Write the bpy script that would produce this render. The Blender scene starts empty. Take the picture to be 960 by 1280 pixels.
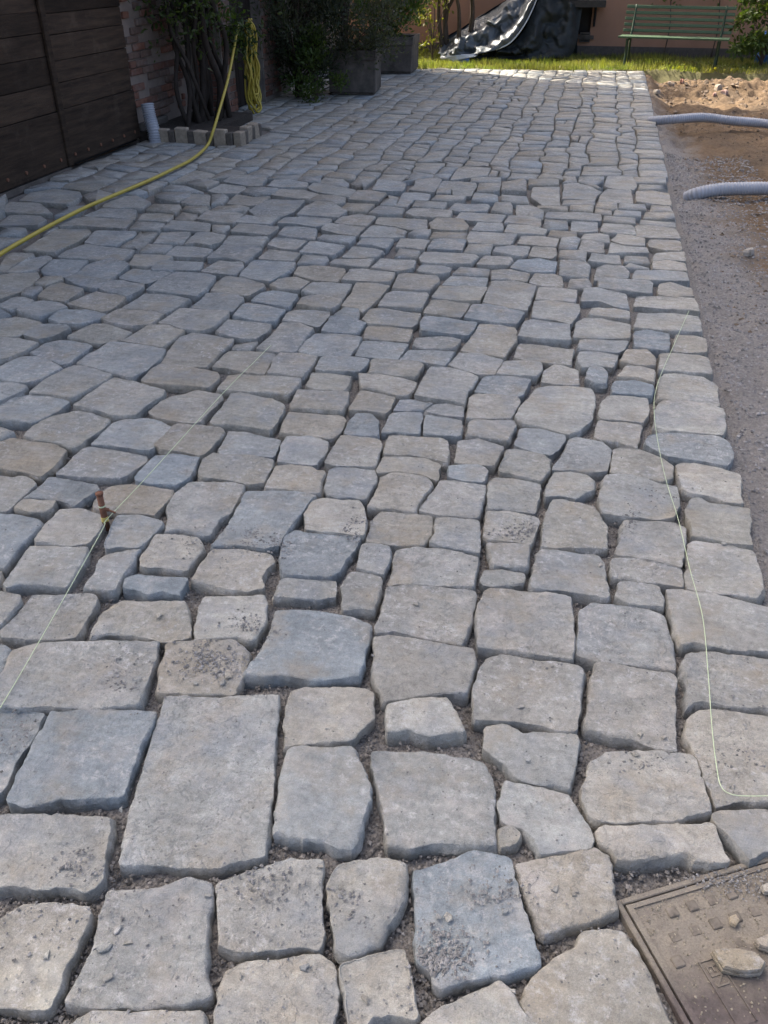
import bpy, bmesh, math, random
import numpy as np
from mathutils import Vector, Matrix

random.seed(7); rng = np.random.default_rng(11)
S = bpy.context.scene
C = S.collection
R = math.radians

# ------------------------------------------------------------------ camera, light, exposure
CAM_H, PITCH, YAW, F = 1.6, R(33.3), R(12.8), 1065.0
cam = bpy.data.cameras.new('camera'); camo = bpy.data.objects.new('camera', cam); C.objects.link(camo)
camo.location = (0, 0, CAM_H); camo.rotation_euler = (math.pi/2 - PITCH, 0, YAW)
cam.sensor_fit = 'VERTICAL'; cam.sensor_height = 36; cam.lens = 36*F/1280; cam.clip_start = 0.05; cam.clip_end = 1000
S.camera = camo
SUN_EL, SUN_AZ = R(50), (-math.cos(R(30)), math.sin(R(30)))
w = bpy.data.worlds.new('World'); S.world = w; w.use_nodes = True
nt = w.node_tree
sky = nt.nodes.new('ShaderNodeTexSky'); sky.sky_type = 'NISHITA'; sky.sun_disc = False
sky.sun_elevation = SUN_EL; sky.sun_rotation = math.atan2(SUN_AZ[0], SUN_AZ[1]); sky.dust_density = 7.0; sky.ozone_density = 0.8; sky.air_density = 0.7
nt.links.new(sky.outputs[0], nt.nodes['Background'].inputs[0]); nt.nodes['Background'].inputs[1].default_value = 0.12
sl = bpy.data.lights.new('sun', 'SUN'); sl.energy = 3.8; sl.angle = R(0.6); sl.color = (1, .92, .8)
so = bpy.data.objects.new('sun', sl); C.objects.link(so)
tosun = Vector((SUN_AZ[0]*math.cos(SUN_EL), SUN_AZ[1]*math.cos(SUN_EL), math.sin(SUN_EL)))
so.rotation_euler = (-tosun).to_track_quat('-Z', 'Y').to_euler(); so.location = tosun*30
S.view_settings.view_transform = 'Standard'; S.view_settings.look = 'None'
S.view_settings.exposure = 2.05; S.view_settings.gamma = 1.0

# ------------------------------------------------------------------ geometry helpers
_f = np.array([-math.sin(YAW)*math.cos(PITCH), math.cos(YAW)*math.cos(PITCH), -math.sin(PITCH)])
_r = np.array([math.cos(YAW), math.sin(YAW), 0]); _u = np.cross(_r, _f); _c = np.array([0, 0, CAM_H])
def ray(u, v): return _f + (u-480)/F*_r - (v-640)/F*_u
def G(u, v, z=0.0):                                   # the point of the ground seen at (u, v)
    d = ray(u, v); return _c + d*((z-CAM_H)/d[2])
def AY(u, v, Y): d = ray(u, v); return _c + d*(Y/d[1])  # the point of the upright plane at depth Y
def AX(u, v, X): d = ray(u, v); return _c + d*(X/d[0])  # the point of the upright plane x = X
def proj(p):
    q = np.asarray(p) - _c; z = q @ _f
    return np.stack([480 + F*(q @ _r)/z, 640 - F*(q @ _u)/z], -1)

def _h(i, j, k):
    n = (i*374761393 + j*668265263 + k*2147483647) & 0xffffffff
    n = ((n ^ (n >> 13))*1274126177) & 0xffffffff
    return ((n ^ (n >> 16)) & 0xffff)/32767.5 - 1
def vnoise(p):
    p = np.asarray(p, float); i = np.floor(p).astype(np.int64); f = p - i; f = f*f*(3-2*f)
    r = 0
    for a in (0, 1):
        for b in (0, 1):
            for c in (0, 1):
                wt = (f[:, 0] if a else 1-f[:, 0])*(f[:, 1] if b else 1-f[:, 1])*(f[:, 2] if c else 1-f[:, 2])
                r = r + wt*_h(i[:, 0]+a, i[:, 1]+b, i[:, 2]+c)
    return r
def fbm(p, o=4, g=.5):
    p = np.asarray(p, float); s = 0; a = 1
    for k in range(o): s = s + a*vnoise(p*(2.03**k) + 17.3*k); a *= g
    return s

def mesh(name, V, Fc, mat, smooth=False, tint=None):
    me = bpy.data.meshes.new(name)
    me.from_pydata([tuple(x) for x in V] if not isinstance(V, np.ndarray) else V.tolist(), [], Fc if isinstance(Fc, list) else Fc.tolist())
    if mat: me.materials.append(mat)
    if smooth: me.polygons.foreach_set('use_smooth', [True]*len(me.polygons))
    if tint is not None:
        at = me.attributes.new('tint', 'FLOAT_COLOR', 'POINT')
        t = np.asarray(tint, np.float32)
        if t.ndim == 1: t = np.tile(t, (len(me.vertices), 1))
        at.data.foreach_set('color', t.ravel())
    me.update()
    return me
def link(name, me, parent=None):
    o = bpy.data.objects.new(name, me); C.objects.link(o)
    if parent: o.parent = parent
    return o
def tag(o, label=None, cat=None, group=None, kind=None):
    for k, v in (('label', label), ('category', cat), ('group', group), ('kind', kind)):
        if v: o[k] = v
    return o
def empty(name, loc, label, cat, group=None):
    o = bpy.data.objects.new(name, None); C.objects.link(o); o.location = loc; o.empty_display_size = .2
    return tag(o, label, cat, group)

class MB:
    """collects shapes into one mesh (coordinates relative to `o`)"""
    def __init__(s, o=(0, 0, 0)): s.v = []; s.f = []; s.o = np.array(o, float)
    def add(s, V, Fc):
        n = sum(len(a) for a in s.v); s.v.append(np.asarray(V, float) - s.o); s.f += [[i+n for i in f] for f in Fc]; return s
    def box(s, lo, hi, rot=None, j=0):
        lo = np.array(lo, float); hi = np.array(hi, float)
        V = np.array([[(lo, hi)[a][0], (lo, hi)[b][1], (lo, hi)[c][2]] for a in (0, 1) for b in (0, 1) for c in (0, 1)])
        if j: V = V + rng.uniform(-j, j, V.shape)
        if rot is not None:
            m = (lo+hi)/2; V = (V-m) @ np.array(rot).T + m
        return s.add(V, [[0, 1, 3, 2], [4, 6, 7, 5], [0, 4, 5, 1], [2, 3, 7, 6], [0, 2, 6, 4], [1, 5, 7, 3]])
    def tube(s, pts, rad, n=8, cap=True):
        pts = np.asarray(pts, float); m = len(pts)
        rad = np.full(m, rad) if np.isscalar(rad) else np.asarray(rad)
        t = np.gradient(pts, axis=0); t /= np.linalg.norm(t, axis=1)[:, None] + 1e-12
        up = np.array([0, 0, 1.]) if abs(t[0][2]) < .9 else np.array([1., 0, 0])
        V = []
        nv = np.cross(t[0], up); nv /= np.linalg.norm(nv)
        for k in range(m):
            nv = nv - t[k]*(nv @ t[k]); nv /= np.linalg.norm(nv); b = np.cross(t[k], nv)
            for q in range(n):
                a = 2*math.pi*q/n; V.append(pts[k] + rad[k]*(math.cos(a)*nv + math.sin(a)*b))
        Fc = [[k*n+q, k*n+(q+1) % n, (k+1)*n+(q+1) % n, (k+1)*n+q] for k in range(m-1) for q in range(n)]
        if cap: Fc += [list(range(n))[::-1], [(m-1)*n+q for q in range(n)]]
        return s.add(V, Fc)
    def build(s, name, mat, parent=None, smooth=False, bevel=0, tint=None):
        me = mesh(name, np.concatenate(s.v), s.f, mat, smooth, tint)
        if bevel:
            bm = bmesh.new(); bm.from_mesh(me)
            bmesh.ops.bevel(bm, geom=list(bm.edges), offset=bevel, segments=1, affect='EDGES'); bm.to_mesh(me); bm.free()
        return link(name, me, parent)
def spline(pts, n=10):
    p = np.asarray(pts, float); p = np.vstack([2*p[0]-p[1], p, 2*p[-1]-p[-2]]); out = []
    for i in range(1, len(p)-2):
        for t in np.linspace(0, 1, n, endpoint=False):
            a, b, c, d = p[i-1:i+3]
            out.append(.5*((2*b) + (c-a)*t + (2*a-5*b+4*c-d)*t*t + (3*b-a-3*c+d)*t**3))
    out.append(p[-2]); return np.array(out)
def grains(P, size, tint, squash=.65):                 # many small angular stones as one mesh
    n = len(P); base = np.array([[1, 0, 0], [-1, 0, 0], [0, 1, 0], [0, -1, 0], [0, 0, 1], [0, 0, -1.]])
    V = base[None]*(1 + rng.uniform(-.35, .35, (n, 6, 3))) + rng.uniform(-.25, .25, (n, 6, 3))
    V[:, :, 2] *= squash
    a = rng.uniform(0, 6.28, n); ca, sa = np.cos(a)[:, None], np.sin(a)[:, None]
    X = V[:, :, 0]*ca - V[:, :, 1]*sa; Y = V[:, :, 0]*sa + V[:, :, 1]*ca
    V = np.stack([X, Y, V[:, :, 2]], -1)*np.asarray(size)[:, None, None] + np.asarray(P)[:, None]
    f = np.array([[0, 2, 4], [2, 1, 4], [1, 3, 4], [3, 0, 4], [2, 0, 5], [1, 2, 5], [3, 1, 5], [0, 3, 5]])
    Fc = (f[None] + 6*np.arange(n)[:, None, None]).reshape(-1, 3)
    return V.reshape(-1, 3), Fc, np.repeat(np.asarray(tint), 6, 0)
def leaves(P, size, dirs=None, ratio=.45, fold=.25, tint=None):
    n = len(P); d = rng.normal(size=(n, 3)) if dirs is None else dirs + rng.normal(size=(n, 3))*.35
    d /= np.linalg.norm(d, axis=1)[:, None]; s = np.cross(d, rng.normal(size=(n, 3))); s /= np.linalg.norm(s, axis=1)[:, None] + 1e-9
    nn = np.cross(d, s); sz = np.asarray(size)[:, None]
    V = np.stack([P - d*sz*.5, P + s*sz*ratio*.5 + nn*sz*fold*.3, P + d*sz*.5, P - s*sz*ratio*.5 + nn*sz*fold*.3], 1)
    f = np.array([[0, 1, 2], [0, 2, 3]]); Fc = (f[None] + 4*np.arange(n)[:, None, None]).reshape(-1, 3)
    t = rng.uniform(.7, 1.3, n) if tint is None else tint
    T = np.stack([t, t, t, np.ones(n)], -1)
    return V.reshape(-1, 3), Fc, np.repeat(T, 4, 0)

# ------------------------------------------------------------------ materials
class NT:
    def __init__(s, name, rough=.85, spec=.3):
        s.m = bpy.data.materials.new(name); s.m.use_nodes = True; s.t = s.m.node_tree; s.b = s.t.nodes['Principled BSDF']
        s.b.inputs['Roughness'].default_value = rough; s.b.inputs['Specular IOR Level'].default_value = spec
        s.pos = s.n('NewGeometry').outputs['Position']
    def n(s, t, **k):
        x = s.t.nodes.new('ShaderNode'+t)
        for a, b in k.items(): setattr(x, a, b)
        return x
    def set(s, sock, v):
        if hasattr(v, 'links') or isinstance(v, bpy.types.NodeSocket): s.t.links.new(v, sock)
        else:
            if isinstance(v, (tuple, list)) and len(v) == 3 and sock.type == 'RGBA': v = (*v, 1)
            sock.default_value = v
    def noise(s, scale, det=4, rough=.55, vec=None, dist=0):
        x = s.n('TexNoise'); s.set(x.inputs['Vector'], vec if vec is not None else s.pos)
        x.inputs['Scale'].default_value = scale; x.inputs['Detail'].default_value = det; x.inputs['Roughness'].default_value = rough
        x.inputs['Distortion'].default_value = dist; return x.outputs['Fac']
    def voro(s, scale, vec=None, feature='F1', out='Distance'):
        x = s.n('TexVoronoi', feature=feature); s.set(x.inputs['Vector'], vec if vec is not None else s.pos); x.inputs['Scale'].default_value = scale
        return x.outputs[out]
    def ramp(s, fac, a, b, lo=0., hi=1.):
        x = s.n('MapRange'); s.set(x.inputs[0], fac); x.inputs[1].default_value = a; x.inputs[2].default_value = b
        x.inputs[3].default_value = lo; x.inputs[4].default_value = hi; return x.outputs[0]
    def math(s, op, a, b=0.):
        x = s.n('Math', operation=op); s.set(x.inputs[0], a); s.set(x.inputs[1], b); return x.outputs[0]
    def mix(s, f, a, b, blend='MIX'):
        x = s.n('Mix', data_type='RGBA', blend_type=blend); s.set(x.inputs[0], f); s.set(x.inputs[6], a); s.set(x.inputs[7], b); return x.outputs[2]
    def scale(s, c, f): return s.mix(1., c, s.rgb(f), 'MULTIPLY')
    def rgb(s, f):
        x = s.n('CombineColor'); [s.set(x.inputs[i], f) for i in range(3)]; return x.outputs[0]
    def attr(s, nm='tint'): return s.n('Attribute', attribute_name=nm).outputs
    def vadd(s, a, b):
        x = s.n('VectorMath', operation='ADD'); s.set(x.inputs[0], a); s.set(x.inputs[1], b); return x.outputs[0]
    def map(s, sc, vec=None):
        x = s.n('Mapping'); s.set(x.inputs[0], vec if vec is not None else s.pos); x.inputs['Scale'].default_value = sc; return x.outputs[0]
    def xyz(s): return s.n('SeparateXYZ'), None
    def sep(s):
        x = s.n('SeparateXYZ'); s.set(x.inputs[0], s.pos); return x.outputs
    def bump(s, h, st=.4, d=.01):
        x = s.n('Bump'); x.inputs['Strength'].default_value = st; x.inputs['Distance'].default_value = d; s.set(x.inputs['Height'], h)
        s.t.links.new(x.outputs[0], s.b.inputs['Normal'])
    def col(s, c): s.set(s.b.inputs['Base Color'], c); return s

def m_stone():
    a = NT('hewn_stone', .9, .22); t = a.attr(); v = a.vadd(a.pos, a.rgb(a.math('MULTIPLY', t['Alpha'], 50.)))
    c = t['Color']; r1 = a.math('FRACT', a.math('MULTIPLY', t['Alpha'], 7.31)); r2 = a.math('FRACT', a.math('MULTIPLY', t['Alpha'], 17.77)); r3 = a.math('FRACT', a.math('MULTIPLY', t['Alpha'], 29.3))
    c = a.scale(c, a.ramp(a.noise(6, 6, .62, v), .3, .7, .78, 1.16))
    c = a.scale(c, a.ramp(a.noise(50, 7, .75, v), .3, .7, .76, 1.22))
    c = a.mix(a.ramp(a.noise(5.5, 5, .65, a.vadd(v, (3, 7, 1))), .50, .70, 0, .62), c, (.29, .245, .18))
    c = a.mix(a.ramp(a.noise(5, 5, .65, a.vadd(v, (9, 2, 5))), .50, .68, 0, .6), c, (.215, .235, .25))
    c = a.mix(a.math('MULTIPLY', r1, a.ramp(a.noise(11, 7, .7, a.vadd(v, (8, 3, 6))), .50, .66, 0, .75)), c, (.40, .375, .34))
    c = a.mix(a.math('MULTIPLY', a.ramp(a.noise(38, 9, .78, a.vadd(v, (1, 4, 8))), .52, .62, 0, .6), a.ramp(a.noise(4, 3, .5, a.vadd(v, (5, 5, 8))), .38, .58)), c, (.47, .46, .44))
    pit = a.ramp(a.math('SUBTRACT', a.noise(70, 5, .7, a.vadd(v, (2, 2, 2))), a.math('MULTIPLY', r2, .085)), .22, .34, .62, 1.)
    c = a.scale(c, pit)
    c = a.scale(c, a.ramp(a.noise(9, 5, .7, a.map((1, 5, 1), a.vadd(v, (3, 3, 3)))), .35, .65, .9, 1.08))
    c = a.scale(c, a.ramp(a.noise(400, 2, .6, v), .3, .7, .88, 1.12))
    a.col(c)
    led = a.ramp(a.noise(13, 6, .7, a.vadd(v, (4, 1, 3)), .3), .485, .515)
    h = a.math('ADD', a.math('ADD', a.math('MULTIPLY', a.noise(60, 9, .74, v, .2), 1.1), a.math('MULTIPLY', pit, .55)), a.math('MULTIPLY', led, a.math('MULTIPLY', r3, .5)))
    a.bump(h, .68, .011); return a.m
def m_tint(name, rough=.9, spec=.2, bs=90, amp=.25, bd=.004):
    a = NT(name, rough, spec); t = a.attr()
    a.col(a.scale(t['Color'], a.ramp(a.noise(bs, 4, .65), .3, .7, 1-amp, 1+amp))); a.bump(a.noise(bs*1.7, 4, .6), .5, bd); return a.m
def m_leaf(name, c, c2, rough=.55):
    a = NT(name, rough, .35); t = a.attr()
    cc = a.scale(a.mix(a.ramp(a.noise(1.7, 3), .35, .65), c, c2), t['Color']); a.col(cc)
    tr = a.n('BsdfTranslucent'); a.t.links.new(a.mix(1., cc, (1.5, 1.7, .6), 'MULTIPLY'), tr.inputs[0])
    mx = a.n('MixShader'); mx.inputs[0].default_value = .35; out = a.t.nodes['Material Output']
    a.t.links.new(a.b.outputs[0], mx.inputs[1]); a.t.links.new(tr.outputs[0], mx.inputs[2]); a.t.links.new(mx.outputs[0], out.inputs[0])
    return a.m
def m_plain(name, c, rough=.7, amp=.2, sc=20, bs=60, bd=.003, spec=.3, stretch=None, metal=0):
    a = NT(name, rough, spec); v = a.map(stretch) if stretch else None
    cc = a.scale(c if not isinstance(c, tuple) else a.mix(0., c, c), a.ramp(a.noise(sc, 6, .65, v), .3, .7, 1-amp, 1+amp)); a.col(cc)
    a.bump(a.noise(bs, 5, .6, v), .45, bd); a.b.inputs['Metallic'].default_value = metal; return a.m
STONE = m_stone()
GRAIN = m_tint('crushed_gravel')
def m_bed():
    a = NT('joint_grit', .95, .1)
    c = a.mix(a.ramp(a.noise(3, 4), .35, .65), (.14, .135, .13), (.19, .172, .15))
    c = a.scale(c, a.ramp(a.voro(160), 0, .6, .5, 1.35)); a.col(c); a.bump(a.math('ADD', a.noise(120, 6, .7), a.voro(90)), .9, .012); return a.m
BED = m_bed()
def m_earth():
    a = NT('dug_earth', .95, .12); x = a.sep()
    c = a.mix(a.ramp(a.noise(1.6, 6, .65), .35, .65), (.185, .125, .074), (.120, .088, .060))
    c = a.scale(c, a.ramp(a.noise(26, 6, .7), .3, .7, .7, 1.25))
    e = a.math('ADD', a.math('MULTIPLY', x['Y'], .055), a.math('ADD', x['X'], a.math('MULTIPLY', a.noise(1.5, 5, .7), .9)))
    mk = a.ramp(e, 1.70, 2.05, 1, 0)
    g = a.scale(a.mix(a.ramp(a.noise(5, 5), .3, .7), (.21, .195, .18), (.27, .25, .225)), a.ramp(a.noise(70, 6, .75), .3, .7, .65, 1.3))
    a.col(a.mix(mk, c, g)); a.bump(a.math('ADD', a.noise(22, 8, .7), a.math('MULTIPLY', a.noise(110, 4, .7), .5)), .9, .03); return a.m
EARTH = m_earth()
def m_wood(name, c1, c2, axis=(1, .06, 1), wear=(.16, .14, .12)):
    a = NT(name, .85, .15); t = a.attr(); v = a.vadd(a.map((axis[0]*14, axis[1]*14, axis[2]*14)), a.rgb(a.math('MULTIPLY', t['Alpha'], 30.)))
    c = a.mix(a.ramp(a.noise(1.6, 7, .7, v), .3, .7), c1, c2)
    c = a.mix(a.ramp(a.noise(4, 6, .7), .55, .75, 0, .55), c, wear)
    c = a.scale(c, t['Color']); a.col(c); a.bump(a.noise(5, 7, .75, v), .7, .006); return a.m
GATE = m_wood('weathered_gate_wood', (.022, .016, .012), (.068, .046, .031), (1, .10, 1.2), (.100, .074, .055))
DOORW = m_wood('dark_door_wood', (.016, .013, .012), (.03, .024, .02), (1, 1, .06), (.04, .035, .03))
def m_brick():
    a = NT('old_brick', .92, .15); t = a.attr()
    c = a.scale(t['Color'], a.ramp(a.noise(18, 6, .7), .3, .7, .7, 1.25))
    c = a.mix(a.ramp(a.noise(7, 6, .7), .52, .68, 0, .7), c, (.17, .15, .135)); a.col(c); a.bump(a.noise(60, 6, .7), .6, .006); return a.m
BRICK = m_brick()
MORTAR = m_plain('lime_mortar', (.17, .15, .13), .95, .35, 5, 40, .01)
PINK = m_plain('salmon_render', (.36, .205, .135), .92, .12, 1.5, 60, .004)
HOUSEW = m_plain('rough_plaster', (.20, .165, .14), .95, .25, 3, 30, .01)
TILE = m_plain('roof_clay', (.25, .12, .07), .9, .25, 9, 20, .01)
HOSE = m_plain('yellow_hose', (.38, .30, .045), .5, .12, 12, 80, .001, .4)
PIPE = m_plain('grey_conduit', (.30, .31, .335), .5, .10, 8, 60, .001, .4)
BARK = m_plain('bark', (.075, .060, .048), .95, .35, 12, 25, .012, .1, (3, 3, .6))
BARKD = m_plain('dark_bark', (.038, .031, .026), .95, .35, 12, 25, .012, .1, (3, 3, .6))
LEAF = m_leaf('green_leaf', (.050, .085, .020), (.085, .115, .025))
LEAFY = m_leaf('yellow_sunlit_leaf', (.13, .14, .025), (.22, .19, .03))  # true for fallen leaves; on the sapling, yellow sunlight put into the colour
LEAFD = m_leaf('dark_needles', (.022, .036, .018), (.045, .05, .028), .7)
GRASS = m_leaf('grass_blades', (.13, .165, .035), (.22, .20, .06))
SOIL = m_plain('planting_soil', (.035, .028, .022), .95, .35, 30, 60, .02)
GREENP = m_plain('green_bench_paint', (.044, .082, .040), .5, .25, 30, 90, .002, .4)
BENCHM = m_plain('bench_iron_green', (.022, .04, .022), .6, .3, 20, 60, .002); CONC = m_plain('planter_concrete', (.095, .082, .07), .93, .5, 5, 50, .006)
TARP = m_plain('dark_tarpaulin', (.080, .090, .096), .46, .3, 6, 9, .05, .55)
TARPB = m_plain('shaded_tarpaulin', (.022, .026, .026), .55, .25, 6, 14, .02, .3)  # second sheet; shade on the heap's right side is put into its colour
BLUE = m_plain('blue_tarpaulin', (.03, .12, .34), .45, .2, 8, 20, .01)
WHITE = m_plain('white_plastic', (.62, .62, .60), .5, .1, 10, 40, .002)
STRING = m_plain('mason_line', (.50, .57, .36), .6, .05, 40, 100, .0003)
RUST = m_plain('rusty_steel', (.16, .075, .045), .85, .3, 60, 120, .002)
DARK = m_plain('dark_opening', (.012, .011, .011), .6, .2, 5, 30, .002)
CHIP = STONE
COL = dict(g=(.286, .283, .256), l=(.325, .313, .272), n=(.284, .268, .226), c=(.270, .281, .270), b=(.228, .250, .254))
def tintof(k):
    c = np.array(COL[k])*random.uniform(.92, 1.09); c = c*(1 + np.array([.03, 0, -.03])*random.uniform(-1, 1))
    return (*c, random.random())

# ------------------------------------------------------------------ setting: ground, paving bed
XE, XW = .672, -4.46
def yfar(x): return 15.86 + .13*x
gm = MB(); gm.box((-150, -80, -1.2), (150, 250, -.55)); g0 = gm.build('ground', EARTH); tag(g0, kind='structure')

def sheet(name, xs, ys, hf, mat, parent=None):
    X, Y = np.meshgrid(xs, ys); P = np.stack([X.ravel(), Y.ravel()], -1); Z = hf(P)
    n = len(xs); m = len(ys)
    Fc = [[j*n+i, j*n+i+1, (j+1)*n+i+1, (j+1)*n+i] for j in range(m-1) for i in range(n-1)]
    o = link(name, mesh(name, np.column_stack([P, Z]), Fc, mat, True), parent); return o
paving = sheet('stone_paving', np.concatenate([np.linspace(-4.6, -1.4, 40), np.linspace(-1.38, .70, 120)]), np.concatenate([np.linspace(-.8, 3.0, 190), np.linspace(3.05, 16.1, 120)]),
               lambda P: -.040 + .008*fbm(np.column_stack([P*14, P[:, :1]*0]), 4), BED)
tag(paving, kind='structure')
def earth_h(P):
    x, y = P[:, 0], P[:, 1]; q = np.column_stack([P, x*0])
    far = np.clip((y-8)/4, 0, 1)
    h = -.05 - .11*far*np.clip((x-.72)/.2, 0, 1) + .02*fbm(q*2.5, 4) + .018*fbm(q*9, 3)*(1+far)
    m = np.exp(-((y-14.3)/1.1)**2)*np.clip((x-.9)/.35, 0, 1)
    h += m*(.10 + .11*fbm(q*1.6+5, 4) + .06*np.abs(fbm(q*5, 4)))
    h += np.exp(-((y-12.2)/.9)**2)*np.clip((x-1.7)/.8, 0, 1)*.10
    h += np.exp(-((y-8.6)/.9)**2-((x-2.0)/.8)**2)*.10
    return np.where(x < .72, np.minimum(h, -.05), h)
earth = sheet('earth', np.concatenate([np.linspace(.60, 3.6, 110), np.linspace(3.7, 9, 20)]), np.concatenate([np.linspace(-.8, 10, 200), np.linspace(10.05, 16.2, 150)]), earth_h, EARTH)
tag(earth, kind='structure')
def lawn_h(P): return -.02 + .03*fbm(np.column_stack([P*1.2, P[:, :1]*0]), 3) - .0*P[:, 0]
lawn = sheet('lawn', np.linspace(-6, 9, 80), np.linspace(15.3, 20.5, 40), lambda P: np.where(P[:, 1] < yfar(P[:, 0])+.04, -.3, lawn_h(P)), m_plain('lawn_soil', (.11, .10, .045), .95, .3, 12, 60, .02))
tag(lawn, kind='structure')

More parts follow.
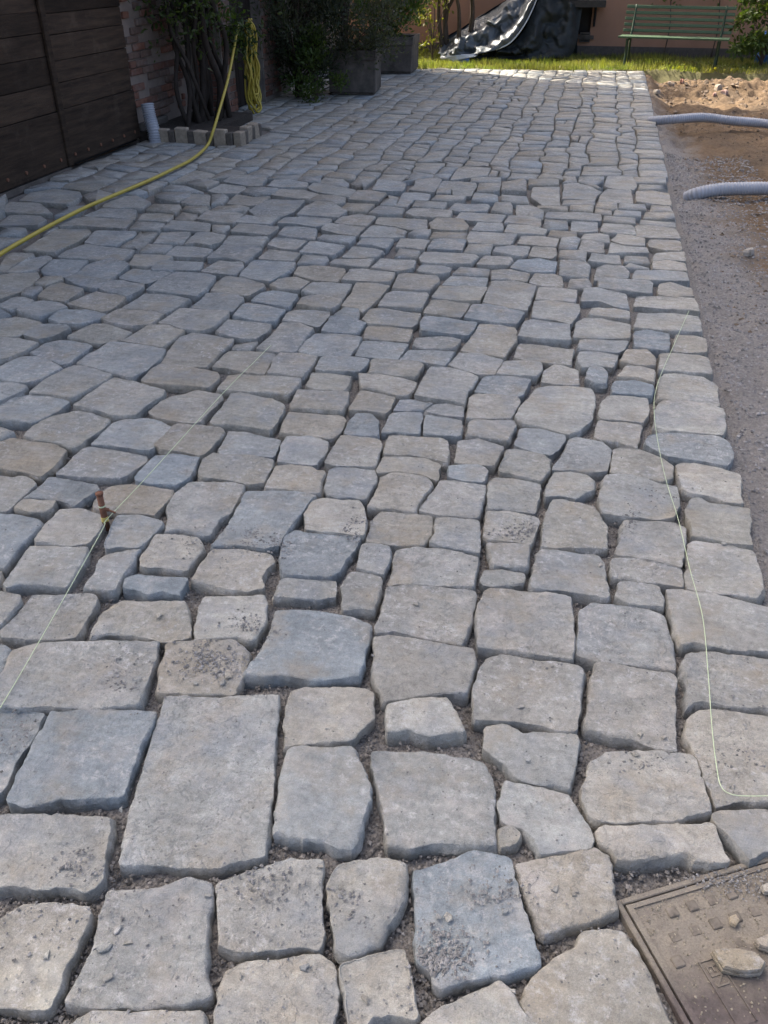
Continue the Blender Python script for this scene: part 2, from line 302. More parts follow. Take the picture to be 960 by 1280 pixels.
# ------------------------------------------------------------------ paving stones traced from the photograph (u, v on the ground plane)
TR = '''
@0 960 3
g -60,180 0,178 370,166 418,180 385,420 320,470 240,440 150,455 70,448 0,455 -60,460
l -100,590 0,555 90,505 235,500 345,520 335,575 245,760 190,905 0,900 -100,890
g 405,448 570,437 715,398 790,420 805,490 785,560 775,780 798,850 700,890 470,905 300,897 232,878 310,745 345,660 380,520
l 250,960 350,898 470,910 760,910 770,960 790,1060 200,1060
l -80,990 0,975 90,953 130,970 130,1080 -80,1080
@220 960 3
g 150,430 300,372 420,335 555,335 550,430 550,540 562,610 535,680 460,672 240,695 160,670 155,520
l 575,400 620,360 760,330 865,350 870,400 860,500 800,600 775,670 650,710 600,680 580,560 562,440
l 150,820 185,750 260,725 540,690 600,740 615,860 590,960 570,1060 140,1060 138,940
l 608,735 720,700 860,672 885,780 910,930 890,950 800,925 735,935 720,970 645,970 640,900
@440 960 3
b 225,375 350,345 440,297 600,330 610,400 660,550 712,740 600,765 330,825 300,800 295,770 240,720 240,560
g 545,130 575,35 820,90 915,265 905,300 700,325 685,270 640,225 560,190
n 545,210 600,205 640,240 620,275 555,297
l 265,935 400,860 555,788 600,830 640,910 700,970 760,1060 180,1060
@640 960 3
n 8,350 280,305 320,295 370,325 395,530 270,580 120,615 90,560 30,440
n 60,800 130,725 235,665 260,605 310,595 420,605 480,690 560,850 620,960 680,1060 110,1060 30,870
l 312,240 345,218 560,213 740,207 760,220 820,355 740,362 690,350 660,325 520,345 390,350 375,310 330,290
g 748,175 780,165 960,155 1060,150 1060,325 950,318 885,352 850,300 760,210
@640 720 3
l 290,700 350,658 540,655 680,672 740,830 745,885 640,920 490,928 330,930 290,910 255,845
c 250,130 300,97 430,112 500,118 570,140 590,190 610,250 618,350 540,340 430,330 310,320 240,295 245,220
g 310,325 420,332 600,362 620,385 615,450 615,620 620,655 540,650 460,615 370,600 280,575 270,560 285,440
g 575,50 760,65 960,115 1080,130 1080,310 960,280 840,285 680,255 630,270 605,200 585,130
g 650,280 760,278 960,305 1080,320 1080,520 960,495 840,490 680,470 655,500 655,420 635,330
l 655,540 690,500 750,495 880,515 960,525 1080,540 1080,840 960,850 840,850 760,870 750,830 700,700 650,600
g 380,80 400,25 440,18 550,40 575,90 570,120 500,115 440,110
@0 720 3
b -80,500 170,500 125,610 60,690 25,790 0,815 -80,830
b 190,508 400,503 590,510 575,560 530,640 490,750 465,830 330,838 220,842 150,868 90,870 20,850 60,760 110,660
g 40,285 140,255 400,240 600,240 590,290 540,430 520,490 360,505 170,495 0,500 -30,490 -30,420 20,350
n 620,250 740,235 880,235 940,285 910,380 880,440 700,438 580,430 600,330
g 120,65 355,62 370,85 330,160 285,230 150,238 0,225 -10,205 60,140
g -60,55 0,60 80,70 85,95 40,150 0,195 -60,200
n 420,100 460,80 560,88 700,88 715,130 715,225 640,240 550,228 470,215 400,215 330,235 345,180 380,130
b -60,250 20,252 45,270 20,350 0,385 -60,420
@0 0 1
g 207,868 350,867 345,925 340,1000 332,1068 300,1075 277,1083 230,1084 200,1079 148,1078 150,1060 160,1015 175,965 190,915
c 358,937 367,932 443,933 450,950 465,983 465,1003 460,1013 450,1050 443,1063 422,1063 405,1055 370,1047 340,1045 345,1000 350,970
g 463,938 533,936 570,944 587,945 607,953 617,973 620,1010 622,1057 567,1056 540,1053 517,1060 482,1057 478,1020 470,980
@220 720 3
l 100,68 330,65 345,90 340,170 300,225 280,245 230,225 130,232 70,235 65,190 85,110
b 370,130 500,127 660,155 735,190 720,270 690,385 590,390 520,400 400,375 320,380 250,370 270,330 320,270 355,200
l 430,430 480,410 700,410 745,430 745,530 680,590 660,615 550,620 405,640 400,560 415,470
@440 720 3
g 80,235 140,225 330,255 455,275 468,320 435,440 350,440 115,475 75,370
g 130,35 200,28 400,40 465,50 470,80 445,190 415,260 230,225 160,205 85,215 85,190
g 490,55 520,42 640,55 750,62 825,75 830,120 835,240 825,320 680,300 560,285 470,270 465,140
l 125,480 280,455 360,452 385,490 415,560 425,590 360,595 290,610 215,578 125,590
g 510,310 560,292 690,315 760,318 850,335 870,350 865,440 845,580 780,585 700,560 600,545 455,540 450,420 480,350
g 500,555 560,545 610,560 640,580 700,575 850,585 855,610 830,770 820,800 750,775 700,780 620,755 560,690 490,640
@0 560 4
g -60,135 0,125 60,135 110,128 165,150 180,180 80,265 30,310 -60,315
b 110,250 180,200 245,138 330,150 490,180 500,210 400,265 375,290 290,260 190,248
n 60,298 110,257 285,265 260,300 225,322 120,315
b -60,318 0,318 100,325 200,345 215,375 160,430 90,500 20,600 -60,590
g 170,450 225,375 290,300 400,298 505,325 540,350 500,410 440,480 350,490 260,480 170,478
g 10,680 90,570 150,485 270,485 440,490 440,540 330,700 240,690 100,680 30,700
c 410,700 470,620 490,560 540,530 640,512 705,508 680,560 600,660 575,710 500,712
b 610,705 625,650 690,632 940,652 900,740 820,715 740,735 680,710
n 460,290 470,250 540,185 640,172 780,190 870,205 860,240 770,335 700,325 590,320 570,310
c 515,480 550,400 590,340 700,335 815,365 800,400 700,500 600,495 530,510
l -60,595 5,605 0,660 -60,680
b 670,150 700,110 770,40 880,30 960,45 1000,48 950,150 880,185 760,180 680,165
@200 560 4
g 25,290 70,225 140,170 200,158 260,168 370,165 428,185 400,240 350,320 300,350 245,430 200,430 90,405 15,415 40,360
n 190,130 210,60 270,28 330,40 450,35 575,60 565,90 520,170 440,180 370,165 300,155 200,148
l -60,480 -30,430 30,425 190,435 220,490 150,590 130,610 0,595 -105,590 -100,550
c 255,490 340,380 390,290 430,215 560,215 700,222 790,245 760,260 720,320 640,420 610,455 600,490 520,505 400,490
l 530,190 575,85 640,80 750,95 830,125 815,170 800,232 740,240 700,215 600,207 530,203
l 150,655 200,570 260,495 400,495 560,520 580,560 530,600 510,640 520,690 430,710 300,690 200,670
b 600,500 630,440 680,412 730,425 830,430 960,435 1010,445 980,500 930,560 900,620 850,645 720,640 620,635 600,600
g 555,735 600,650 640,642 760,648 885,658 890,680 880,740 800,752 640,742
@200 440 4
c 585,540 600,470 635,420 760,420 845,445 840,490 780,560 660,555
@400 560 4
l -80,330 -40,265 20,245 110,260 200,258 225,300 230,370 225,440 160,440 60,425 0,420 -75,410
g 20,215 40,110 80,95 200,100 275,105 285,160 230,260 150,250 80,255 35,240
n 282,110 310,45 400,42 520,52 605,85 590,170 520,140 400,120 290,125
l 235,295 290,195 300,150 360,125 450,130 540,150 572,180 500,265 480,320 400,310 280,300
g 490,310 560,220 600,160 680,165 830,185 835,215 800,345 760,355 700,340 600,335
n 230,460 250,400 245,360 300,308 400,315 560,335 570,380 545,460 520,485 400,485 270,470
g 545,470 575,430 575,350 680,350 795,365 805,500 800,535 700,515 600,495
g 180,600 205,490 230,475 350,485 360,510 335,600 320,635 250,620
g 335,680 360,600 375,500 480,490 620,500 795,545 770,690 600,685 400,670
g 105,820 105,690 130,630 180,610 310,640 315,660 280,790 275,810 200,805
c 640,150 640,95 700,85 790,82 840,115 820,175 720,170
@400 440 4
g 20,555 100,425 200,428 300,440 310,470 280,570 200,575 60,570
n 310,510 340,410 480,418 600,420 640,440 650,500 640,555 560,535 450,512 380,515
l 670,550 690,440 790,428 850,450 920,470 900,520 870,565 780,560
n -75,165 -40,95 20,98 165,112 155,150 125,190 40,188 -20,185
c 120,410 140,350 185,305 260,310 300,345 290,425 200,420 125,415
n 140,285 200,190 300,205 380,225 350,290 330,305 240,290
l 190,110 300,115 400,130 490,150 480,180 430,220 370,215 280,190 205,185
c -15,60 0,25 60,20 180,25 250,40 230,75 200,100 100,98 0,95 -25,85
n 240,105 260,35 330,35 500,50 520,65 480,130 380,125
g 470,220 530,110 550,78 640,80 740,100 795,125 770,180 740,200 725,265 680,250 570,235
c 365,288 395,235 450,230 572,245 510,288
c 522,288 577,252 640,250 720,270 720,325 620,312
c 300,400 350,310 380,300 510,301 518,312 495,410 400,400
c 517,410 524,312 640,328 715,342 705,420
@560 560 4
n 250,120 265,75 290,10 340,5 480,30 520,55 510,110 470,170 400,152
l 195,230 200,165 230,140 330,145 465,170 468,200 440,320 350,310 200,300
n 180,400 190,312 330,318 450,348 460,370 435,440 415,490 330,470 200,460 175,450
l 480,250 500,180 525,120 600,115 700,140 740,165 735,210 690,230 640,260 560,240
n 465,470 485,330 520,262 570,258 730,290 760,330 800,390 800,500 690,495 570,498 470,488
g 185,480 260,473 410,493 400,600 330,600 220,590 210,540
g 155,655 180,600 280,597 390,622 385,680 270,680 180,680
c 410,690 440,530 470,500 560,508 760,533 790,580 785,620 810,740 800,755 690,735 560,715 430,705
@560 430 4
c 515,630 565,560 605,480 640,465 775,490 820,525 800,635 700,640 600,630
l 90,370 105,270 130,250 250,255 350,265 365,285 330,350 320,370 220,372
g 95,455 95,388 120,375 220,384 330,381 345,410 300,490 200,475
g 0,105 55,42 150,42 280,72 235,150 150,150 60,125
c 130,237 170,170 200,158 300,160 415,175 380,250 350,262 230,248
g 237,150 280,85 360,80 470,90 475,130 440,160 330,155
n 327,70 355,-5 480,7 635,30 615,103 400,85
l 465,190 480,130 530,98 580,105 655,130 655,205 560,200
l 330,360 370,300 400,270 440,220 500,208 600,210 720,220 740,260 735,310 720,380 650,440 600,455 480,420 370,395
c 330,500 355,415 450,415 590,450 590,490 520,555 430,540
b 685,175 705,120 770,115 800,140 795,200 740,200
@740 540 4.3636
n 100,190 115,95 160,82 270,95 390,150 445,190 445,250 380,275 230,240 100,220
g 30,370 70,235 150,232 280,250 370,285 470,295 475,400 450,470 370,482 280,472 170,460 50,440
g 150,600 165,500 175,482 300,484 450,492 510,520 515,590 490,740 400,715 270,690 120,670
g 100,790 95,720 110,690 230,688 370,715 490,755 505,850 380,835 230,815 130,800
b 285,55 310,20 370,5 500,10 700,20 760,60 780,140 740,185 600,160 500,150 400,130 360,110 295,80
l 455,180 480,168 560,170 700,195 815,235 820,330 825,395 740,385 640,350 530,330 490,310
n 500,430 540,365 590,355 640,385 760,400 865,410 875,480 860,550 880,615 760,610 640,585 540,570 530,500
l 520,600 550,585 700,605 880,640 950,850 910,915 760,890 600,875 510,860 500,770 525,720
@0 440 4
n 0,435 60,418 280,460 340,490 270,575 200,625 150,605 0,578 -60,575 -60,440
g 275,600 330,550 400,480 440,465 560,480 740,515 735,540 640,610 600,625 450,620 280,605
g 140,205 220,140 330,85 370,70 440,80 565,120 540,150 440,200 360,232 250,215
c -60,90 -20,80 100,20 190,15 300,65 315,80 200,140 120,155 0,135 -60,140
c 0,155 60,150 140,165 120,190 60,215 0,240 -60,250 -60,155
c 0,270 80,225 150,213 250,220 350,245 300,290 230,330 160,355 80,350 0,345 -60,350 -60,290
g 365,265 450,205 570,128 640,140 830,195 820,220 740,270 680,325 560,320 500,300 400,275
n 110,410 200,340 270,310 380,290 460,300 560,340 520,380 440,430 400,465 350,480 280,450 180,435
c 450,460 500,410 560,350 620,330 740,322 830,350 870,380 840,420 750,490 650,480 560,465
g -60,375 20,380 75,405 0,440 -60,445
@200 440 4
n -100,145 -50,90 0,62 100,70 200,85 290,100 305,130 240,180 150,170 0,165
g -65,295 0,240 60,215 130,200 180,185 310,205 320,230 250,290 190,350 100,345 0,325
n -30,460 60,370 80,358 200,362 310,375 325,400 240,500 200,520 120,500 0,490
n 245,350 330,250 350,210 400,207 560,240 625,265 620,300 560,395 470,380 340,365 260,362
n 280,185 340,115 400,110 560,120 710,135 700,165 640,220 560,205 420,200
n 645,270 690,185 780,190 950,200 945,240 910,300 800,290 740,286 650,282
n 590,400 640,294 780,302 920,310 940,330 905,400 860,430 740,420
c 285,480 340,385 430,390 600,430 605,450 570,520 450,512 350,510 290,500
@720 400 4
g 0,215 15,155 100,155 215,172 190,240 100,232 30,240
c 5,138 20,95 100,95 263,104 240,150 215,163 100,150
n 220,205 250,145 360,145 400,185 400,225 300,225
l 205,285 250,230 310,228 400,245 395,310 300,290
b 170,335 195,298 290,296 390,322 385,380 290,370 185,360
b 290,130 290,50 360,42 470,65 470,150 380,145
n 480,155 500,65 600,75 655,90 660,160 570,163
l 410,250 420,168 480,162 665,178 685,270 600,265 480,258
l 405,385 410,290 440,262 540,264 640,278 710,320 720,425 630,410 540,395
l 390,530 390,450 430,396 540,403 640,415 740,445 755,540 740,580 600,565 450,550
l 110,470 120,410 160,378 270,380 360,395 370,450 340,510 240,498 130,488
l 90,580 110,495 240,502 335,517 310,635 200,600 120,595
@0 330 4
c -60,195 0,195 60,165 110,160 175,175 130,205 50,225 0,213 -60,213
b -60,218 0,218 55,245 0,280 -60,280
n -60,285 0,270 80,262 140,270 210,290 160,320 95,360 0,358 -60,355
c 75,235 130,200 190,182 300,190 335,212 260,245 200,268
c 235,270 290,230 330,220 440,225 535,240 500,270 400,295 300,290
c 110,355 170,315 200,300 330,305 355,320 280,360 200,380
g -60,370 0,365 90,368 190,390 130,430 30,470 -60,480
c 145,440 220,395 310,375 440,390 465,405 420,435 340,490 300,495 220,465
n 330,360 400,320 470,292 540,300 660,335 600,375 500,390 450,385
n 330,195 400,165 480,135 640,155 600,190 550,225 500,232 420,215
n 185,165 240,120 300,98 420,125 400,145 320,190 250,180
c 100,145 130,115 210,108 215,125 160,155
n 170,95 220,62 310,60 320,75 230,110
b 200,30 240,0 260,-20 440,-20 410,20 380,45 320,65 220,50
n -60,60 60,40 190,38 200,60 160,95 110,130 0,165 -60,165
b 320,75 400,30 450,0 560,-30 650,0 620,30 570,65 490,120 400,105
c 490,125 550,85 600,83 725,105 700,135 640,165 560,145
c 590,65 660,20 800,25 860,40 800,75 740,100 660,85
g 605,215 680,170 720,140 860,150 955,175 900,210 830,245 760,235 680,225
n 500,270 560,240 600,225 760,240 825,250 760,300 660,310 560,295
c 378,490 440,445 550,385 620,388 832,425 800,480 740,530 660,570 560,545 440,510
n 600,380 640,365 740,305 830,305 930,330 880,365 810,410 700,395
@200 330 4
c -75,130 0,75 80,38 240,50 285,65 240,120 185,165 60,150
g -10,295 60,250 100,222 220,228 350,238 340,260 280,310 210,335 110,325 40,300
n 0,495 40,420 100,355 160,335 260,350 375,370 360,390 280,460 230,510 120,505
c 145,215 200,175 230,140 300,138 420,160 420,180 360,240 300,228 200,220
n 245,125 280,85 330,58 420,65 520,95 525,110 440,155 350,150
g 200,38 260,0 290,-20 410,-15 420,10 380,55 290,48
c -50,30 -30,0 0,-20 220,-10 200,32 60,30
c 390,60 440,0 470,-20 680,-10 670,20 620,50 550,85 470,75
n 665,45 690,5 780,2 925,15 930,35 890,85 760,75
n 545,105 590,70 680,60 750,85 695,130 600,125
g 700,130 760,88 850,85 960,95 950,120 910,170 800,152
c 450,180 500,140 560,125 690,145 680,170 640,217 580,202
c 365,260 410,200 440,192 540,205 630,228 600,260 570,290 480,285
g 275,345 340,280 420,285 560,298 550,330 480,375 400,375
g 355,420 370,388 490,380 450,425
g 475,420 560,350 610,295 700,298 770,325 730,370 680,435 580,435
n 680,200 710,165 800,155 910,178 900,200 860,222 760,215
g 605,280 640,235 690,222 850,232 845,260 790,310 700,290
n 255,510 340,430 420,425 580,440 560,480 525,545 420,535 330,515
g 535,545 560,480 600,443 700,445 790,458 770,500 715,565 620,552
@400 330 4
b 5,330 50,262 150,265 235,290 180,347 80,340
c -115,430 -70,375 -20,345 100,348 215,362 200,400 145,462 40,460 -60,445
n 105,205 150,150 180,93 280,97 350,110 290,175 250,210 210,240 180,215
c 70,245 120,212 195,218 200,250 190,272 110,262
n 205,275 250,225 330,222 505,240 490,290 460,310 350,300 240,295
n 215,365 235,305 350,305 465,318 445,385 340,378
c 175,460 210,380 320,380 445,393 420,430 385,480 280,470
g 105,80 150,25 210,22 380,45 350,95 270,92 190,88
g 250,20 280,0 300,-25 480,-15 470,20 380,42 300,28
g 360,120 390,45 440,40 590,60 600,80 550,135 450,128
g 285,210 330,145 360,132 540,140 545,160 510,225 400,218
n 555,165 600,108 700,112 842,120 800,185 700,185 600,178
n 515,245 555,182 650,188 755,198 740,225 705,268 600,262
c 660,45 700,10 850,25 845,55 740,52
c 605,100 650,54 740,60 840,64 830,110 720,108
g 480,30 500,0 540,-20 660,15 650,40 580,50
b 500,290 520,262 640,268 790,290 770,330 740,360 640,350 500,335
g 460,400 480,360 600,352 710,370 690,410 640,425 500,418
c 395,480 440,427 560,427 680,432 660,470 625,510 520,490
b 718,268 760,205 850,200 1024,240 988,300 860,292
n 700,430 750,370 800,290 900,297 980,312 985,375 925,468 820,452
@600 320 3.2
g 10,185 45,105 130,100 230,118 190,215 100,205
l 205,245 215,185 280,180 400,195 400,225 365,272 300,256
c 150,315 175,260 205,252 360,273 365,340 280,335 150,320
g 220,175 235,130 300,125 390,135 385,185 300,178
c 400,180 415,130 470,125 585,150 600,208 540,200 480,178
l 430,232 450,205 540,208 600,220 600,250 500,240
n 45,98 45,60 120,55 200,70 190,105 120,98
n 195,105 215,68 290,65 330,78 335,125 250,118
b 120,42 150,10 230,8 310,20 300,62 200,60
c 315,75 320,15 420,15 445,40 435,85
g 350,125 360,88 430,85 450,105 445,130
g 455,95 465,45 500,30 580,38 600,60 595,85 520,85
c 475,122 470,92 500,82 680,97 695,110 690,150 600,140
g 435,20 445,-10 560,0 565,32 480,28
c 575,42 600,24 680,44 675,50
c 605,90 620,55 720,53 830,67 840,100 720,98
l 690,48 690,22 750,14 825,27 830,60 740,52
l 690,18 700,-15 820,-20 825,18 740,10
g 575,22 580,-5 670,0 682,25
l 710,150 715,110 760,102 850,125 855,155 780,158
l 612,200 625,157 700,154 860,165 875,200 880,222 760,212 640,200
l 615,280 630,225 760,222 880,237 890,300 800,300 700,290
l 370,320 385,260 420,242 500,247 605,272 600,325 480,330
@500 220 5.0526
g 120,510 150,475 300,478 480,490 500,505 450,550 300,555 130,540
g 480,548 530,497 690,502 715,520 690,556 580,555
n 812,508 835,448 990,455 990,500 960,525
c 580,470 600,440 700,435 820,440 810,500 780,510 700,500
l 400,475 430,425 590,425 570,480 480,485
b 170,460 210,395 300,390 420,402 390,475 280,470
n 185,385 210,348 430,352 415,395 300,386
n 180,300 230,265 400,275 435,320 420,345 300,345 200,335
g 50,365 100,335 195,340 180,375 100,380
g -30,365 -20,335 40,345 30,370
g -30,440 0,385 195,398 150,460 60,448
g -40,510 0,455 130,470 115,510 0,505
c 450,345 490,290 650,295 655,345 560,352
g 415,395 440,352 560,357 740,365 700,430 560,425 430,420
l 740,430 765,378 900,380 1008,392 985,445 860,435
l 655,355 680,305 800,310 930,340 920,375 780,365
g 655,295 690,250 800,255 895,275 885,325 780,305
g 340,265 380,224 540,229 670,240 640,290 480,280
g 30,235 70,200 200,205 330,215 320,265 200,265 80,255
c 305,210 340,170 560,175 570,190 550,220 420,220
g 575,220 600,165 700,168 715,185 710,235 650,235
g 730,240 735,182 830,187 910,215 905,265 800,250
g 75,190 100,155 300,165 280,210 150,198
c -30,190 20,100 120,98 195,115 180,150 85,150 45,192
g 195,150 230,118 420,130 390,155 300,160
c 450,150 470,103 580,110 620,120 620,160 520,160
g 640,158 640,120 800,130 815,178 720,173
g 230,75 270,30 480,40 490,55 450,120 335,113 330,80
g 225,108 235,80 325,85 318,113
g 50,85 90,60 100,15 240,10 265,25 240,70 215,105 120,95
g 480,100 500,45 640,40 630,90 590,100
g 645,40 780,15 800,30 800,90 720,90 640,85
g 445,35 450,0 640,5 635,35 540,40
n 810,55 815,15 960,20 1003,25 1003,55
g 825,130 840,70 1010,65 1010,180 900,180
n 860,207 870,187 1060,190 1062,218
@670 220 5.0526
g -55,260 -45,222 50,222 40,262
g 50,260 70,222 240,220 410,240 415,290 240,280
n 215,217 215,190 365,185 360,228
g 165,180 175,150 375,157 370,182 270,184
c 165,145 175,50 260,42 420,95 385,120 370,152 260,143
g 165,40 165,0 250,0 260,35
c 270,40 270,5 430,5 420,85 340,65
n 375,200 390,165 510,170 515,205 480,212
n 370,235 375,205 480,217 480,245
g 390,160 410,110 450,77 600,88 615,170 520,165
g 430,60 450,0 610,5 640,60 620,83 480,73
g 620,40 615,5 820,10 825,45 720,45
l 655,85 650,52 830,55 835,93
l 630,165 630,100 730,95 840,110 860,185 740,175
c 520,205 525,172 690,180 700,215 600,213
c 485,250 500,212 665,225 665,260 560,253
l 425,280 430,250 630,264 630,300 520,295
l 715,225 730,180 850,188 870,225 780,225
l 680,262 690,228 870,230 885,280 760,266
l 655,300 660,270 880,291 890,323 760,316
n 630,375 630,307 720,307 890,330 915,388 760,383
l 405,350 420,295 600,305 625,320 630,370 500,360
c 40,330 55,270 200,280 205,330 120,333
c 215,342 225,287 390,295 390,350 300,352
n 75,375 90,338 260,347 265,388 160,383
l 275,400 300,360 400,358 465,370 465,420 370,410
c 140,450 160,390 250,387 280,402 260,460 200,463
g 270,465 290,405 430,420 430,490 340,483
g 145,510 150,467 290,467 325,480 310,540 220,523
l 470,410 520,362 600,370 690,390 690,443 560,438
l 455,485 470,417 560,442 700,452 715,488 600,483
n 705,440 715,390 880,395 920,405 925,470 800,463
@330 220 5.0526
n 700,300 720,257 860,260 1030,267 1035,330 920,335 830,315
c -100,210 -60,185 40,142 260,152 190,222 100,255 30,258 -60,242
g -185,290 -115,245 20,265 100,258 40,305 -60,300
g 40,120 100,80 250,85 350,110 280,148 150,133
g 270,75 310,45 400,55 580,85 550,130 450,117 330,100
g 340,40 380,10 500,20 540,45 520,70 420,58
c 20,60 60,20 160,20 280,45 270,75 100,70
g 280,150 330,114 450,119 520,137 510,165 450,180 380,158
g 530,150 590,92 700,95 780,105 720,163 600,156
n 480,205 520,162 640,167 700,172 650,225 540,215
c 680,85 720,25 860,35 900,50 880,95 780,93
c 730,178 780,112 850,125 835,183
g 660,230 720,190 800,190 890,205 870,245 760,245
g 200,250 250,200 330,160 440,170 530,220 470,262 330,252
c 80,300 130,265 250,257 430,272 410,305 320,323 200,303
g 440,293 480,257 600,235 710,250 650,318 540,308
g 350,335 400,300 500,308 640,325 590,375 460,360
c 80,370 130,315 250,318 335,335 325,398 200,383
g 20,430 70,382 200,392 275,402 200,460 100,453
c 330,395 370,364 500,372 580,385 540,430 430,413
c 220,480 290,412 400,422 520,440 440,500 330,488
c 205,545 250,492 400,502 410,520 380,555 280,548
g -40,512 30,455 130,467 230,480 180,530 80,525
g 600,385 680,310 830,320 905,345 880,380 800,385
c 580,435 620,395 780,388 820,400 770,460 680,443
g 490,513 560,447 680,452 760,470 720,508 640,518
g 410,550 440,522 640,527 700,517 660,573 560,573
@160 220 5.0526
c 215,85 260,50 370,55 480,95 430,98 300,93
g 165,125 230,105 400,105 390,130 310,165 200,143
g 330,175 400,112 520,118 515,190 400,188
g 525,185 525,117 600,110 635,130 600,175
g 500,90 590,47 740,60 750,75 690,105 560,103
g 370,48 450,10 580,35 500,73
g 600,35 660,0 890,0 840,58 760,63
c 720,100 760,70 850,70 950,75 930,110 800,118
g 620,170 680,110 800,125 900,120 830,180 760,183
n 510,215 560,187 700,177 770,192 720,230 600,223
n 340,213 360,192 500,195 510,210 460,238
n 295,265 340,225 440,237 440,255 410,275 330,275
g 430,275 500,220 600,227 730,237 670,300 560,293
n 110,210 160,175 330,180 340,195 300,238 200,223
n 55,275 90,230 200,228 290,242 250,288 150,278
g 10,335 50,290 170,290 235,300 190,348 80,338
c 215,330 270,280 420,287 525,297 510,350 400,343 300,338
c 530,350 530,302 645,305 640,325 600,355
g 640,350 700,297 800,302 960,320 890,373 780,363
g 20,405 80,347 190,357 130,410 100,425
c 155,425 210,352 390,352 400,365 350,425 250,423
g 355,430 430,357 520,352 620,372 590,415 520,438 430,425
g 590,420 640,372 780,377 890,382 840,438 700,428
g 75,480 120,430 280,437 280,450 225,488 130,486
c 225,495 300,432 430,437 540,457 480,510 350,503
c 495,515 600,425 700,432 830,440 850,465 740,548 700,528 600,513
n 0,560 40,492 200,494 285,512 215,545 130,570
@0 230 5.0526
g -20,170 60,110 250,115 330,180 250,183 100,178
g 120,100 180,50 330,20 500,40 520,75 430,130 300,118
c 340,200 420,140 540,135 480,190 400,198
g 640,143 720,75 860,70 950,110 900,150 760,153
c 520,195 640,150 860,160 850,220 720,208
g -20,255 60,195 250,200 300,225 240,258 100,258
c -20,330 0,265 160,275 170,290 120,320 50,328
g 360,270 440,215 560,207 840,225 790,285 640,275 480,263
g 250,305 300,265 370,270 340,290 280,340
n 140,420 250,350 360,285 560,288 580,310 490,370 350,435 220,428
c 530,370 600,297 860,295 860,320 800,350 740,385 620,388
g 755,395 830,350 925,370 870,420
c 360,465 420,420 540,380 760,402 860,410 760,488 600,478 480,470
c 40,550 110,500 160,470 300,445 330,460 290,493 220,538 120,553
g -20,545 40,440 200,435 220,445 100,500 30,550
'''
STONES = []          # (kind, world polygon)
ox = oy = 0; sc = 1.
for ln in TR.strip().splitlines():
    if ln[0] == '@': ox, oy, sc = [float(x) for x in ln[1:].split()]; continue
    k, *pp = ln.split()
    P = np.array([G(ox + float(a)/sc, oy + float(b)/sc)[:2] for a, b in (q.split(',') for q in pp)])
    if np.sum(P[:, 0]*np.roll(P[:, 1], -1) - P[:, 1]*np.roll(P[:, 0], -1)) < 0: P = P[::-1]
    STONES.append((k, P))
def shrink_overlaps():
    """push traced outlines a few millimetres apart where two of them touch"""
    out = []
    for k, P in STONES:
        c = P.mean(0); d = P - c; L = np.linalg.norm(d, axis=1)[:, None]; out.append((k, c + d*(1 - .0010/np.maximum(L, .02))))
    return out
STONES = shrink_overlaps(); TRACED = len(STONES)
# manhole cover rectangle (its corner and both edges are in the photograph)
MC = G(783.5, 1127)[:2]; MU = G(960, 1074)[:2] - MC; MU /= np.linalg.norm(MU); MV = np.array([MU[1], -MU[0]]); ML = .62
MH = np.array([MC - .02*MU - .02*MV, MC + (ML+.02)*MU - .02*MV, MC + (ML+.02)*MU + (ML+.02)*MV, MC - .02*MU + (ML+.02)*MV])
OBST = [P for _, P in STONES] + [MH]
def hits(x):
    lo, hi = 9e9, -9e9
    for P in OBST:
        if P[:, 0].min() > x or P[:, 0].max() < x: continue
        Q = np.roll(P, -1, 0)
        for a, b in zip(P, Q):
            if (a[0]-x)*(b[0]-x) <= 0 and a[0] != b[0]:
                y = a[1] + (b[1]-a[1])*(x-a[0])/(b[0]-a[0]); lo = min(lo, y); hi = max(hi, y)
    return lo, hi
